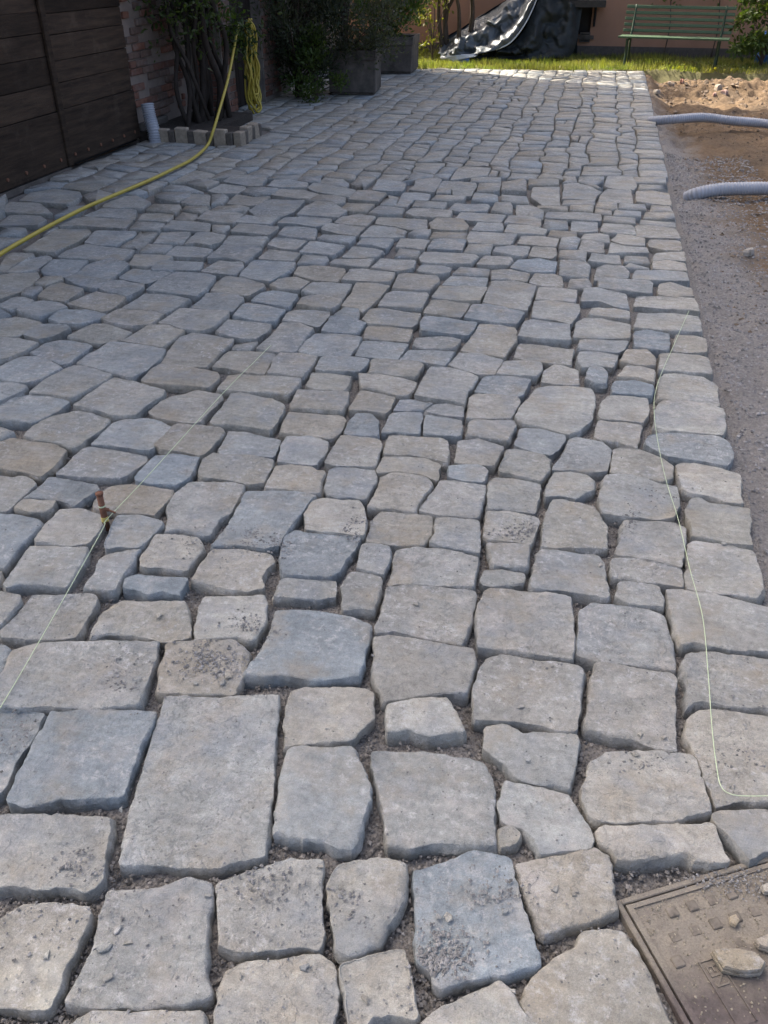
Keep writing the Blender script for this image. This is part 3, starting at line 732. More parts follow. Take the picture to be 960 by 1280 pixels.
# the rest of the paving: stones laid in courses that run along the drive
edges = [XE]
while edges[-1] > XW + .32: edges.append(edges[-1] - random.uniform(.19, .29))
edges.append(XW); edges = edges[::-1]
_st = [[random.uniform(-1, 1) for _ in range(200)] for _ in range(60)]; _ph = [random.uniform(0, 1) for _ in range(60)]
def wob(i, y):
    if i == len(edges)-1: return edges[i] + .010*vnoise(np.array([[i*9.1, y*3., 0]]))[0]
    q = y/.27 + 7 + _ph[i]; k = int(q); f = min(1, max(0, (q-k-.72)/.2)); stp = _st[i][k]*(1-f) + _st[i][k+1]*f
    return edges[i] + .034*vnoise(np.array([[i*7.7, y*.5, 3]]))[0] + .030*stp
KW = ['g']*9 + ['l']*3 + ['n']*5 + ['c']*4 + ['b']*1
def fill(i, lo, hi):
    """lo, hi: functions of x in 0..1 across the course"""
    y0 = max(lo(0), lo(1)); cl, cr = lo(0), lo(1); mid = lo(.5)
    while True:
        L = random.choice([random.uniform(.12, .19), random.uniform(.15, .24), random.uniform(.19, .28), random.uniform(.24, .34)])
        e = max(cl, cr) + L; sl = random.uniform(-.06, .06)
        nl, nr = e + sl, e - sl
        last = False
        if e + .12 > min(hi(0), hi(1)): nl, nr = hi(0), hi(1); last = True
        gp = random.uniform(.005, .012)
        gy = random.uniform(.007, .015)
        if last and max(nl-cl, nr-cr) < .05: return
        a = [wob(i, cl)+gp, cl+gy]; b = [wob(i+1, cr)-gp*(i+1 < len(edges)-1), cr+gy]; c = [wob(i+1, nr)-gp*(i+1 < len(edges)-1), nr-gy]; d = [wob(i, nl)+gp, nl-gy]
        j = lambda p, q, t, am: [p[0]+(q[0]-p[0])*t + random.uniform(-am, am), p[1]+(q[1]-p[1])*t + random.uniform(-am, am)]
        rx = i+1 == len(edges)-1
        am = .009
        gr = gp*(not rx); ym = [cr+(nr-cr)*q for q in (.33, .66)]; yl = [nl+(cl-nl)*q for q in (.33, .66)]
        jy = lambda: random.uniform(-.006, .006)
        P = np.array([a, j(a, b, random.uniform(.3, .7), am), b] + [[wob(i+1, y)-gr+jy()*(not rx), y] for y in ym] + [c, j(c, d, random.uniform(.3, .7), am), d] + [[wob(i, y)+gp+jy(), y] for y in yl])
        P[[0, 2, 5, 7], 1] += np.array([random.uniform(-.012, .012) for _ in range(4)])
        if not rx and random.random() < .05 and L > .22:
            t1, t2 = random.uniform(.4, .6), random.uniform(.4, .6); m1 = np.array(a)+(np.array(b)-a)*t1; m2 = np.array(d)+(np.array(c)-d)*t2; e_ = np.array([.008, 0])
            STONES.append((random.choice(KW), np.array([P[0], m1-e_, m2-e_, P[7], P[8], P[9]])))
            P = np.array([m1+e_, P[2], P[3], P[4], P[5], m2+e_])
        # one wide stone now and then is left as two narrow ones
        STONES.append((random.choice(KW), P))
        if last: return
        cl, cr = nl, nr
for i in range(len(edges)-1):
    xs = np.linspace(edges[i]+.015, edges[i+1]-.015, 7)
    H = [hits(x) for x in xs]; ok = [h for h in H if h[0] < 1e8]
    yf = lambda t, i=i: yfar(edges[i] + t*(edges[i+1]-edges[i]))
    if not ok: fill(i, lambda t: -.7 + .1*math.sin(i*3.), yf); continue
    los = [h[0] if h[0] < 1e8 else None for h in H]; his = [h[1] if h[1] > -1e8 else None for h in H]
    def env(a, b, arr, f): v = [q for q in arr[a:b] if q is not None] or [q for q in arr if q is not None]; return f(v)
    hl, hr = env(0, 4, his, max), env(3, 7, his, max); ll, lr = env(0, 4, los, min), env(3, 7, los, min)
    fill(i, lambda t: hl*(1-t)+hr*t + .006, yf)
    if min(ll, lr) > -.3: fill(i, lambda t: -.7, lambda t: ll*(1-t)+lr*t - .006)

def in_poly(p, P):
    x, y = p; c = False; n = len(P)
    for i in range(n):
        a, b = P[i], P[i-1]
        if (a[1] > y) != (b[1] > y) and x < (b[0]-a[0])*(y-a[1])/(b[1]-a[1]) + a[0]: c = not c
    return c
BEDR = (-4.6, -3.36, 8.48, 9.6)
def keep(P):
    c = P.mean(0); return not (BEDR[0] < c[0] < BEDR[1] and BEDR[2]+.1 < c[1] < BEDR[3])
STONES = [(k, P) for n_, (k, P) in enumerate(STONES) if n_ < TRACED or keep(P)]

from mathutils.geometry import delaunay_2d_cdt
def stone_geo(P, seed, d, far=False):
    # soften corners a little, resample, roughen the outline
    n = len(P); Q = []
    for i in range(n):
        a, b, c = P[i-1], P[i], P[(i+1) % n]
        la, lc = np.linalg.norm(a-b), np.linalg.norm(c-b)
        ra, rc = min(.2, .007/max(la, 1e-6)), min(.2, .007/max(lc, 1e-6))
        Q += [b + (a-b)*ra, b*.6 + (b + (a-b)*ra)*.2 + (b + (c-b)*rc)*.2, b + (c-b)*rc]
    Q = np.array(Q); seg = np.linalg.norm(np.roll(Q, -1, 0)-Q, axis=1); L = seg.sum(); cum = np.concatenate([[0], np.cumsum(seg)])
    sp = max(.0065, .0038*d) if not far else .05
    N = int(np.clip(L/sp, 14 if far else 28, 170)); t = np.linspace(0, L, N, endpoint=False); Qc = np.vstack([Q, Q[:1]])
    O = np.stack([np.interp(t, cum, Qc[:, 0]), np.interp(t, cum, Qc[:, 1])], -1)
    tg = np.roll(O, -1, 0) - np.roll(O, 1, 0); tg /= np.linalg.norm(tg, axis=1)[:, None] + 1e-9; nm = np.stack([tg[:, 1], -tg[:, 0]], -1)
    if far: O = Q; N = len(O); tg = np.roll(O, -1, 0) - np.roll(O, 1, 0); tg /= np.linalg.norm(tg, axis=1)[:, None] + 1e-9; nm = np.stack([tg[:, 1], -tg[:, 0]], -1)
    s3 = np.full((N, 1), seed*3.7)
    O = O + nm*(.0032*fbm(np.hstack([O*25, s3]), 2) + (0 if far else .0024*fbm(np.hstack([O*85, s3]), 3)))[:, None]
    size = math.sqrt(abs(np.sum(O[:, 0]*np.roll(O[:, 1], -1)-O[:, 1]*np.roll(O[:, 0], -1))/2)); c = O.mean(0)
    bev = (.22 + 1.7*np.clip(fbm(np.hstack([O*9+9, s3]), 2)-.22, 0, 1.0) + .25*np.clip(fbm(np.hstack([O*60, s3]), 2), 0, 1))[:, None]   # arrises sharp in places, spalled in others
    tl = np.array([random.uniform(-.022, .022), random.uniform(-.022, .022)]); z0 = random.uniform(-.006, .006)
    lim = size*.16
    if far: ins = [(-.006, -.055, 0), (-.002, -.010, 0), (.005, -.0015, .3)]
    else: ins = [(.004, -.085, 0), (-.002, -.05, 0), (-.0035, -.022, 0), (-.0010, -.0085, 0), (.0022, -.0022, .15), (.0070, -.0006, .4), (.011, 0, .7)]
    V = []; relw = []
    for dd, z, rw in ins:
        dd2 = dd*bev if dd > 0 and z > -.02 else np.full((N, 1), dd) + (.006*fbm(np.hstack([O*20, s3+z*40]), 2)[:, None] if not far and z < -.01 else 0)
        z2 = z*(bev if z > -.01 else 1)
        ring = O - nm*np.minimum(dd2, lim); V.append(np.column_stack([ring, np.full(N, 0.) + np.ravel(z2)])); relw += [rw]*N
    k = len(V); Fc = []
    for r in range(k-1):
        a = r*N + np.arange(N); b = r*N + (np.arange(N)+1) % N; Fc.append(np.stack([a, b, b+N, a+N], -1))
    quads = np.vstack(Fc).tolist(); base = V[-1][:, :2]; off = (k-1)*N
    if far:
        V.append(np.array([[c[0], c[1], 0]])); relw.append(1.)
        tris = [[off+q, off+(q+1) % N, off+N] for q in range(N)]
    else:
        st_ = sp*1.15; lo, hi = base.min(0), base.max(0)
        gx, gy = np.meshgrid(np.arange(lo[0], hi[0], st_), np.arange(lo[1], hi[1], st_)); gp = np.column_stack([gx.ravel(), gy.ravel()]); gp += rng.uniform(-.3, .3, gp.shape)*st_
        x, y = gp[:, 0], gp[:, 1]; inside = np.zeros(len(gp), bool); near_ = np.full(len(gp), 9.)
        for q in range(N):
            a, b = base[q], base[q-1]
            if a[1] != b[1]: inside ^= ((a[1] > y) != (b[1] > y)) & (x < (b[0]-a[0])*(y-a[1])/(b[1]-a[1]) + a[0])
            near_ = np.minimum(near_, (x-a[0])**2 + (y-a[1])**2)
        gp = gp[inside & (near_ > (st_*.6)**2)]
        pts = [Vector(p) for p in (base-c).tolist() + (gp-c).tolist()]
        vo, _, fo, ov, _, _ = delaunay_2d_cdt(pts, [(q, (q+1) % N) for q in range(N)], [], 1, 1e-7)
        mp = {}; extra = []
        for q, o_ in enumerate(ov):
            if o_ and min(o_) < N: mp[q] = off + min(o_)
            else: mp[q] = off + N + len(extra); extra.append([vo[q][0]+c[0], vo[q][1]+c[1], 0.])
        tris = [[mp[q] for q in f] for f in fo]
        if extra: V.append(np.array(extra)); relw += [1.]*len(extra)
    V = np.vstack(V); relw = np.array(relw); X = np.column_stack([V[:, :2], np.full(len(V), seed*3.7)])
    if far: hgt = .004*fbm(X*9, 2)
    else:
        amp = random.uniform(.6, 1.5); q = fbm(X*6+3, 4, .55)*2.0; fr = q-np.floor(q); st = np.floor(q) + np.clip((fr-.44)/.14, 0, 1)
        hgt = amp*(.0045*fbm(X*5, 3) + .0017*fbm(X*26, 4, .6) + .0017*st) + .0010*fbm(X*95, 3, .6)
    V[:, 2] += relw*hgt + z0 + (V[:, :2]-c) @ tl
    return V, quads + tris, c

info = []
for k, P in STONES:
    p = np.column_stack([P, np.zeros(len(P))]); q = p - _c
    if (q @ _f).min() < .2: info.append(0); continue
    s = proj(p); s[:, 0] = np.clip(s[:, 0], 0, 960); s[:, 1] = np.clip(s[:, 1], 0, 1280)
    info.append(abs(np.sum(s[:, 0]*np.roll(s[:, 1], -1)-s[:, 1]*np.roll(s[:, 0], -1))/2))
order = np.argsort(-np.array(info)); near = set(order[:300].tolist())
fV, fF, fT, nv = [], [], [], 0
SURF = []            # for the crumbs lying on the stones
for i, (k, P) in enumerate(STONES):
    d = np.linalg.norm(np.append(P.mean(0), CAM_H)); t = tintof(k)
    if i in near:
        V, Fc, c = stone_geo(P, i, d); V[:, :2] -= c; me = mesh('stone', V, Fc, STONE, True, t); me.set_sharp_from_angle(angle=R(34))
        o = link('stone', me, paving); o.location = (c[0], c[1], 0)
    else:
        V, Fc, c = stone_geo(P, i, d, True); fF += [[q+nv for q in f] for f in Fc]; fV.append(V); fT.append(np.tile(t, (len(V), 1))); nv += len(V)
o = link('outlying_stones', mesh('outlying_stones', np.vstack(fV), fF, STONE, True, np.vstack(fT)), paving); tag(o, kind='stuff')

# grit in the joints and crumbs on the stones
allP = [P for _, P in STONES]; cen = np.array([P.mean(0) for P in allP]); radii = np.array([np.linalg.norm(P-P.mean(0), axis=1).max() for P in allP])
def on_stone(p):
    for i in np.where(np.linalg.norm(cen-p, axis=1) < radii)[0]:
        if in_poly(p, allP[i]): return True
    return False
P = []; 
for _ in range(26000):
    u, v = random.uniform(-20, 980), 1290 - 900*random.random()**1.6
    g = G(u, v)
    if g[0] > .68: continue
    x, y = (g[:2]-MC) @ MU, (g[:2]-MC) @ MV
    if -.02 < x < ML and -.02 < y < ML: continue
    if on_stone(g[:2]): continue
    P.append([g[0], g[1], random.uniform(-.040, -.028)])
P = np.array(P); n = len(P); sz = rng.uniform(.002, .0055, n)*(1 + .12*P[:, 1])
gt = rng.uniform(.11, .25, n)[:, None]*np.array([1, .93, .84]); gt = np.column_stack([gt, np.ones(n)])
V, Fc, T = grains(P, sz, gt); o = link('joint_gravel', mesh('joint_gravel', V, Fc, GRAIN, False, T), paving); tag(o, kind='stuff')
CL = [(263, 827, 24, 12, 300), (140, 867, 26, 12, 170), (60, 820, 40, 12, 160), (305, 670, 16, 9, 200), (342, 682, 10, 8, 160), (446, 660, 10, 8, 160), (652, 662, 16, 9, 170),
      (307, 780, 12, 6, 60), (433, 793, 16, 10, 80), (520, 827, 26, 14, 110), (557, 1190, 22, 18, 260), (545, 1205, 14, 8, 160), (627, 1118, 26, 10, 90), (103, 1083, 24, 12, 100), (30, 917, 22, 22, 140),
      (913, 1094, 34, 8, 300), (935, 1108, 30, 8, 80), (330, 1103, 30, 16, 110), (460, 1125, 30, 16, 110), (788, 650, 6, 10, 60), (120, 830, 30, 14, 50), (930, 940, 22, 30, 60),
      (255, 680, 18, 10, 50), (805, 960, 40, 12, 60), (700, 830, 30, 12, 40), (60, 1150, 50, 30, 60), (820, 620, 25, 8, 40), (335, 790, 12, 6, 50), (520, 1190, 4, 30, 40)]
P = []; sz = []
for u, v, su, sv, n in CL:
    for _ in range(n):
        g = G(random.gauss(u, su), random.gauss(v, sv)); x, y = (g[:2]-MC) @ MU, (g[:2]-MC) @ MV
        inm = -.02 < x < ML and -.02 < y < ML
        P.append([g[0], g[1], .002 if on_stone(g[:2]) else (-.012 if inm else -.035)]); sz.append(random.choice([.0018, .0024, .003, .004])*random.uniform(.8, 1.2)*(1+.1*g[1])*(.62 if inm else 1))
for _ in range(1500):
    u, v = random.uniform(0, 960), 1280-760*random.random()**1.3; g = G(u, v)
    if on_stone(g[:2]): P.append([g[0], g[1], .002]); sz.append(random.uniform(.0012, .003)*(1+.1*g[1]))
P = np.array(P); n = len(P); gt = np.column_stack([rng.uniform(.12, .28, n)[:, None]*np.array([1, .97, .92]), np.ones(n)])
V, Fc, T = grains(P, sz, gt, .6); o = link('gravel_crumbs', mesh('gravel_crumbs', V, Fc, GRAIN, False, T)); tag(o, kind='stuff')
# thin flakes split off the stones
def flake(p, s, rz=None, th=.25, seed=0, tint=None, name='stone_flake', tilt=.0, asp=.65):
    n = 9; a = np.sort(rng.uniform(0, 6.28, n)); r = s*rng.uniform(.6, 1., n)
    if tint is None: tint = tintof(random.choice('lgn'))
    rz = random.uniform(0, 6.28) if rz is None else rz
    x, y = r*np.cos(a), r*asp*np.sin(a); X, Y = x*math.cos(rz)-y*math.sin(rz), x*math.sin(rz)+y*math.cos(rz)
    h = s*th; V = np.vstack([np.column_stack([X, Y, np.zeros(n)]), np.column_stack([X*.97, Y*.97, np.full(n, h*.6)+rng.uniform(-.1, .1, n)*h]), np.column_stack([X*.72, Y*.72, np.full(n, h)+rng.uniform(-.12, .12, n)*h]), [[0, 0, h]]])
    V[:, 2] += tilt*V[:, 0]
    F_ = [[i+r_*n, (i+1) % n+r_*n, (i+1) % n+(r_+1)*n, i+(r_+1)*n] for r_ in (0, 1) for i in range(n)] + [[2*n+i, 2*n+(i+1) % n, 3*n] for i in range(n)]
    return V + np.array(p), F_, np.tile(tint, (len(V), 1))
fl = [(130, 1185, .022), (148, 1163, .012), (135, 1222, .014), (560, 1147, .016), (548, 1147, .01), (632, 1140, .012), (660, 792, .016), (652, 884, .012), (520, 756, .016), (660, 950, .012), (795, 730, .012), (750, 707, .014),
      (457, 1250, .012), (400, 1085, .01), (810, 990, .012), (795, 945, .014), (802, 960, .01), (718, 1113, .012), (694, 1112, .012), (717, 1118, .01), (285, 845, .018), (278, 853, .016), (245, 855, .012), (153, 1012, .012),
      (160, 1180, .012), (60, 1195, .012), (830, 922, .01), (800, 918, .012), (380, 1210, .014), (300, 1220, .01), (925, 790, .01), (610, 760, .01), (200, 770, .016), (905, 680, .012), (500, 845, .012), (545, 860, .01), (260, 1120, .01), (640, 1240, .01)]
fV, fF, fT, nv = [], [], [], 0
for u, v, s in fl:
    g = G(u, v); V, Fc, T = flake((g[0], g[1], .0015), s); fF += [[q+nv for q in f] for f in Fc]; fV.append(V); fT.append(T); nv += len(V)
o = link('stone_flakes', mesh('stone_flakes', np.vstack(fV), fF, STONE, False, np.vstack(fT))); tag(o, kind='stuff')

# ------------------------------------------------------------------ manhole cover
mo = empty('manhole_cover', (MC[0], MC[1], 0), 'rusty square iron manhole cover with raised studs under pale sand', 'manhole cover')
mo.rotation_euler = (0, 0, math.atan2(MU[1], MU[0]))          # local x along the far edge, local -y along the near edge
def m_iron():
    a = NT('rusty_cast_iron', .8, .35); 
    c = a.mix(a.ramp(a.noise(14, 6, .7), .35, .65), (.055, .044, .043), (.095, .074, .068)); c = a.scale(c, a.ramp(a.noise(90, 5, .7), .3, .7, .6, 1.4))
    x = a.n('TexCoord'); o_ = a.n('SeparateXYZ'); a.t.links.new(x.outputs['Object'], o_.inputs[0])
    e = a.math('ADD', a.math('ADD', a.math('MULTIPLY', o_.outputs['Y'], -1.), a.math('MULTIPLY', o_.outputs['X'], -.25)), a.math('MULTIPLY', a.noise(9, 6, .7), .22))
    sand = a.ramp(e, .21, .31, 1, .12)
    c = a.mix(a.math('MULTIPLY', sand, a.ramp(a.noise(35, 5, .7), .25, .5, .45, 1.)), c, a.scale(a.mix(a.ramp(a.noise(20, 5), .3, .7), (.225, .195, .148), (.185, .162, .13)), a.ramp(a.noise(300, 3, .7), .3, .7, .75, 1.2)))
    a.col(c); a.bump(a.noise(120, 6, .7), .6, .004); a.b.inputs['Metallic'].default_value = .0; return a.m
IRON = m_iron(); STUDM = m_plain('sandy_iron_stud', (.145, .125, .100), .85, .45, 45, 140, .003, .25); IRONB = m_plain('bare_cast_iron', (.075, .058, .055), .75, .4, 60, 140, .002, .35)
zt = -.018
b = MB(); t_ = .014
for lo, hi in (((-.016, -ML, -.1), (-.004, .016, zt+.004)), ((-.004, .004, -.1), (ML, .016, zt+.004)), ((ML, -ML-.016, -.1), (ML+.012, .016, zt+.004)), ((-.016, -ML-.016, -.1), (ML, -ML, zt+.004))): b.box(lo, hi)
b.build('frame', IRON, mo, bevel=.002)
b = MB(); b.box((0, -ML+.004, -.07), (ML-.004, 0, zt)); b.box((0, -ML+.004, zt-.001), (.012, 0, zt+.005)); b.box((.012, -.010, zt-.001), (ML-.004, 0, zt+.004))
b.build('plate', IRON, mo)
g = G(875, 1205, zt)[:2] - MC; nx, ny = g @ MU, -(g @ MV); nw, nl = .036, .12
smesh = None; pitch = .046
for r_ in range(12):
    for c_ in range(13):
        x = .038 + c_*pitch + (.5*pitch if r_ % 2 else 0); y = -.038 - r_*pitch
        if x > ML-.03 or y < -ML+.03 or (nx-.02 < x < nx+nw+.02 and ny-nl-.02 < y < ny+.02): continue
        if smesh is None:
            bb = MB(); bb.box((-.011, -.011, -.002), (.011, .011, .005)); st = bb.build('stud', STUDM, mo, bevel=.002); smesh = st.data
        else: st = link('stud', smesh, mo)
        st.location = (x, y, zt - random.choice([.0005, .002, .0035, .0045, .0052])); st.rotation_euler = (0, 0, random.uniform(-.05, .05))
# raised name plate with lettering
b = MB(); b.box((nx, ny-nl, zt-.001), (nx+nw, ny, zt+.0012)); pl = b.build('name_plate', IRON, mo)
b = MB(); [b.box(*q) for q in (((nx-.003, ny-nl, zt), (nx-.0002, ny, zt+.004)), ((nx+nw+.0002, ny-nl, zt), (nx+nw+.003, ny, zt+.004)), ((nx-.003, ny+.0002, zt), (nx+nw+.003, ny+.003, zt+.004)))]; b.build('plate_rim', IRON, mo)
cu = bpy.data.curves.new('txt', 'FONT'); cu.body = 'EN'; cu.size = .036; cu.extrude = .0013; tx = bpy.data.objects.new('txt', cu)
me = bpy.data.meshes.new_from_object(tx); me.materials.clear(); me.materials.append(STUDM)
lt = link('lettering', me, mo); lt.location = (nx+.005, ny-.006, zt+.0025); lt.rotation_euler = (0, 0, -math.pi/2)
bpy.data.objects.remove(tx)
# sand on the plate
P = []
for _ in range(1500):
    x, y = random.uniform(.005, ML-.01), -random.random()**1.5*.3; P.append([x, y, zt+random.uniform(0, .002)])
P = np.array(P); n = len(P); V, Fc, T = grains(P, rng.uniform(.001, .003, n), np.column_stack([rng.uniform(.16, .3, n)[:, None]*np.array([1, .88, .66]), np.ones(n)]), .6)
o = link('loose_sand', mesh('loose_sand', V, Fc, GRAIN, False, T), mo); tag(o, kind='stuff')
def chunk(name, poly, th, label, col, z):
    W = np.array([G(u, v, z+th)[:2] for u, v in poly]); c = W.mean(0)
    if np.sum(W[:, 0]*np.roll(W[:, 1], -1) - W[:, 1]*np.roll(W[:, 0], -1)) < 0: W = W[::-1]
    n = len(W); W = W-c; rings = [(1.0, 0), (1.04, th*.35), (.97, th*.4), (1.0, th*.8), (.93, th), (.5, th*1.08)]
    V = np.vstack([np.column_stack([W*s, np.full(n, h)+rng.uniform(-.06, .06, n)*th]) for s, h in rings] + [[[0, 0, th*1.05]]])
    Fc = [[i+r*n, (i+1) % n+r*n, (i+1) % n+(r+1)*n, i+(r+1)*n] for r in range(5) for i in range(n)] + [[5*n+i, 5*n+(i+1) % n, 6*n] for i in range(n)]
    o = link(name, mesh(name, V, Fc, STONE, False, (*col, .37))); o.location = (c[0], c[1], z); return tag(o, label, 'stone fragment', 'stone pieces lying on the manhole cover')
chunk('stone_fragment', [(891, 1186), (905, 1184), (925, 1185), (945, 1190), (958, 1201), (953, 1212), (936, 1214), (920, 1212), (905, 1208)], .022, 'flat beige stone splinter lying whole on the rusty manhole cover', (.30, .26, .19), zt+.006)
chunk('stone_fragment', [(944, 1174), (960, 1166), (985, 1165), (990, 1185), (966, 1186), (950, 1181)], .018, 'beige stone piece on the manhole cover, cut by the photo edge', (.29, .25, .19), zt+.006)
chunk('stone_fragment', [(952, 1106), (962, 1102), (972, 1106), (970, 1116), (956, 1114)], .012, 'small pale stone bit beside the gravel on the manhole cover', (.34, .31, .25), zt+.006)
chunk('stone_fragment', [(912, 1145), (920, 1142), (925, 1150), (920, 1157), (913, 1153)], .008, 'rounded sandy pebble in the middle of the manhole cover studs', (.31, .26, .18), zt+.006)

# ------------------------------------------------------------------ mason's lines and peg
def line(name, pts, r, mat, label, cat, n=6, seg=8):
    b = MB(pts[0]); b.tube(spline(pts, seg), r, n); o = b.build(name, mat, None, True); o.location = pts[0]; return tag(o, label, cat)
Z = lambda u, v, z: G(u, v, z)
line('string_line', [Z(-40, 940, .012), Z(0, 885, .014), Z(70, 765, .02), Z(128, 662, .03), Z(133, 650, .03), Z(180, 600, .028), Z(280, 490, .022), Z(318, 452, .012), Z(336, 434, .008), Z(341, 430, -.02)], .0012, STRING, 'pale green mason line pulled tight past the rusty peg', 'string')
line('string_line', [Z(868, 373, -.01), Z(845, 425, .012), Z(822, 480, .012), Z(818, 520, .012), Z(830, 590, .012), Z(848, 650, .013), Z(862, 710, .013), Z(878, 770, .013), Z(885, 840, .013), Z(890, 910, .013), Z(896, 960, .013), Z(901, 982, .013), Z(912, 992, .013), Z(935, 995, .013), Z(990, 994, .013)], .0012, STRING, 'loose pale green string curving over the pale right edge stones', 'string')
pb, pt = Z(134, 662, -.03), AY(124, 617, Z(134, 655, 0)[1]+.01)
pg = empty('peg', pb, 'rusty iron peg with string wound at its foot between grey stones', 'peg')
b = MB(pb); b.tube([pb, pb*.5+pt*.5, pt], [.011, .011, .0105], 8); b.tube([pt-(pt-pb)*.02, pt+(pt-pb)*.02], .0135, 8); b.build('rod', RUST, pg, True)
b = MB(pb); m_ = pb + (pt-pb)*.6; b.tube([m_, m_+np.array([.022, 0, -.004])], .006, 6); b.tube([m_+np.array([.022, 0, -.004]), m_+np.array([.045, 0, -.012])], .0035, 6); b.build('side_hook', RUST, pg, True)
b = MB(pb); f0 = pb+(pt-pb)*.24; b.tube([f0 + np.array([.0105*math.cos(a), .0105*math.sin(a), a*.0007]) for a in np.linspace(0, 25, 90)], .0018, 5); b.build('string_turns', m_plain('yellow_line', (.5, .42, .12), .7), pg, True)
b = MB(pb); b.tube([m_ + np.array([.0098*math.cos(a), .0098*math.sin(a), .006+a*.0004]) for a in np.linspace(0, 13, 50)], .0016, 5); b.build('knot', STRING, pg, True)

# ------------------------------------------------------------------ brick house along the left
HX = -4.5; HY0, HY1 = 3.04, 16.6; HV = 6.2; HH = 9.5
hs = empty('brick_house', (HX, 10, 0), 'old brick house with wide plank gate along the left of the paving', 'house'); HO = np.array([HX, 10, 0])
GY0, GY1 = 5.55, 8.55                     # gate opening
b = MB(HO)
b.box((HX-9, HV, -.4), (HX-.30, HY1, HH)); b.box((HX-.30, HY0, -.4), (HX, GY0, HH)); b.box((HX-.30, GY1, -.4), (HX-.012, 10.05, HH)); b.box((HX-.30, 10.05, -.4), (HX+.0, HY1, HH)); b.box((HX-.30, GY0, 3.2), (HX, GY1, HH))  # thin near wall and full height are unseen, shaped for the yard's shade
b.build('wall', HOUSEW, hs)
b = MB(HO)
b.add([[HX+.5, HV-.4, HH+.01], [HX-9.5, HV-.4, HH+.01], [HX-4.5, HV-.4, HH+2.4], [HX+.5, HY1+.3, HH+.01], [HX-9.5, HY1+.3, HH+.01], [HX-4.5, HY1+.3, HH+2.4]], [[0, 1, 2], [3, 5, 4], [0, 2, 5, 3], [1, 4, 5, 2], [0, 3, 4, 1]])
b.build('roof', TILE, hs)
# the gate: two leaves of wide boards above a kick board
def leaf(y0, y1, x):
    b = MB(HO); b.box((x-.06, y0, .0), (x-.035, y1, 3.15)); lf = b.build('gate_leaf', DARK, hs)
    z = .03; k = 0
    while z < 2.9:
        h = .44 if k == 0 else random.uniform(.15, .21)
        b = MB(HO); xx = x + (.012 if k == 0 else random.uniform(-.006, .003)); b.box((xx-.035, y0+.004, z), (xx, y1-.004, z+h-.005), None, .003)
        s = random.uniform(.6, 1.3); b.build('plank', GATE, lf, bevel=.003, tint=(s, s*random.uniform(.95, 1.), s*random.uniform(.9, 1.), random.random())); z += h; k += 1
    for q in range(6):
        b = MB(HO); yy = y0 + (y1-y0)*(q+.5)/6; b.tube([(x+.01, yy, .10), (x+.022, yy, .10)], .014, 8); b.build('bolt', RUST, lf)
b = MB(HO); b.box((HX+.036, 7.105, .03), (HX+.062, 7.175, 2.95), None, .002); b.build('meeting_rail', GATE, hs, bevel=.004, tint=(.8, .8, .8, .4))
leaf(GY0+.01, 7.14, HX+.03); leaf(7.16, GY1-.01, HX+.015)
b = MB(HO); b.box((HX-.25, GY0, -.03), (HX+.05, 7.15, .018)); b.build('sill', CONC, hs)
# brickwork: pier beside the gate, pilaster with the hose, jamb of the dark door
b = MB(HO); b.box((HX-.2, 10.0, -.2), (HX+.38, 10.36, 3.2)); b.box((HX-.2, 11.38, -.2), (HX+.36, 12.4, 3.2)); b.box((HX-.1, 10.36, 2.4), (HX+.3, 11.38, 3.2)); b.build('pilaster', MORTAR, hs)
bm_cache = {}
def brick(x, y, z, l, face='x'):
    kx = random.randrange(8); key = (face, round(l, 2), kx)
    if key not in bm_cache:
        bb = MB(); bb.box((-.05, -l/2, 0), (.0, l/2, .058), None, .004) if face == 'x' else bb.box((-l/2, 0, 0), (l/2, .05, .058), None, .004)
        c = np.array(random.choice([(.17, .085, .06), (.15, .08, .06), (.20, .10, .07), (.15, .105, .085)]))*random.uniform(.8, 1.1)
        o = bb.build('brick', BRICK, hs, bevel=.005, tint=(*c, 1.)); bm_cache[key] = o.data
    else: o = link('brick', bm_cache[key], hs)
    o.location = np.array([x, y, z]) - HO
def course_wall(x, y0, y1, z1, z0=.02, skip=.12, red=False):
    z = z0; r = 0
    while z < z1:
        y = y0 - (.0 if r % 2 else .0); first = True
        while y < y1-.05:
            l = .12 if (first and r % 2) else .25; first = False
            l = min(l, y1-y)
            if l > .05 and random.random() > skip: brick(x + random.uniform(-.004, .008), y+l/2, z, round(l-.012, 2))
            y += l
        z += .07; r += 1
course_wall(HX+.012, GY1+.02, 9.75, 1.75, .16, .34)
course_wall(HX+.392, 10.02, 10.34, 1.9, .05, .1)
course_wall(HX+.372, 11.40, 12.0, 1.75, .05, .1)
for zz in np.arange(.05, 1.9, .07): brick(HX+.19 + random.uniform(-.01, .01), 10.0-.012, zz, .25, 'y')
b = MB(HO); b.box((HX-.02, GY1+.02, -.1), (HX+.035, 9.2, .15), None, .01); b.build('stone_footing', CONC, hs, bevel=.01)
b = MB(HO); b.box((HX+.2, 10.37, 0), (HX+.22, 11.37, 2.4)); dr = b.build('door', DARK, hs)
for q in range(7):
    b = MB(HO); y0 = 10.375 + q*.142; b.box((HX+.222, y0, .02), (HX+.25, y0+.134, 2.38), None, .002); s = random.uniform(.8, 1.3); b.build('plank', DOORW, dr, bevel=.003, tint=(s, s, s, random.random()))

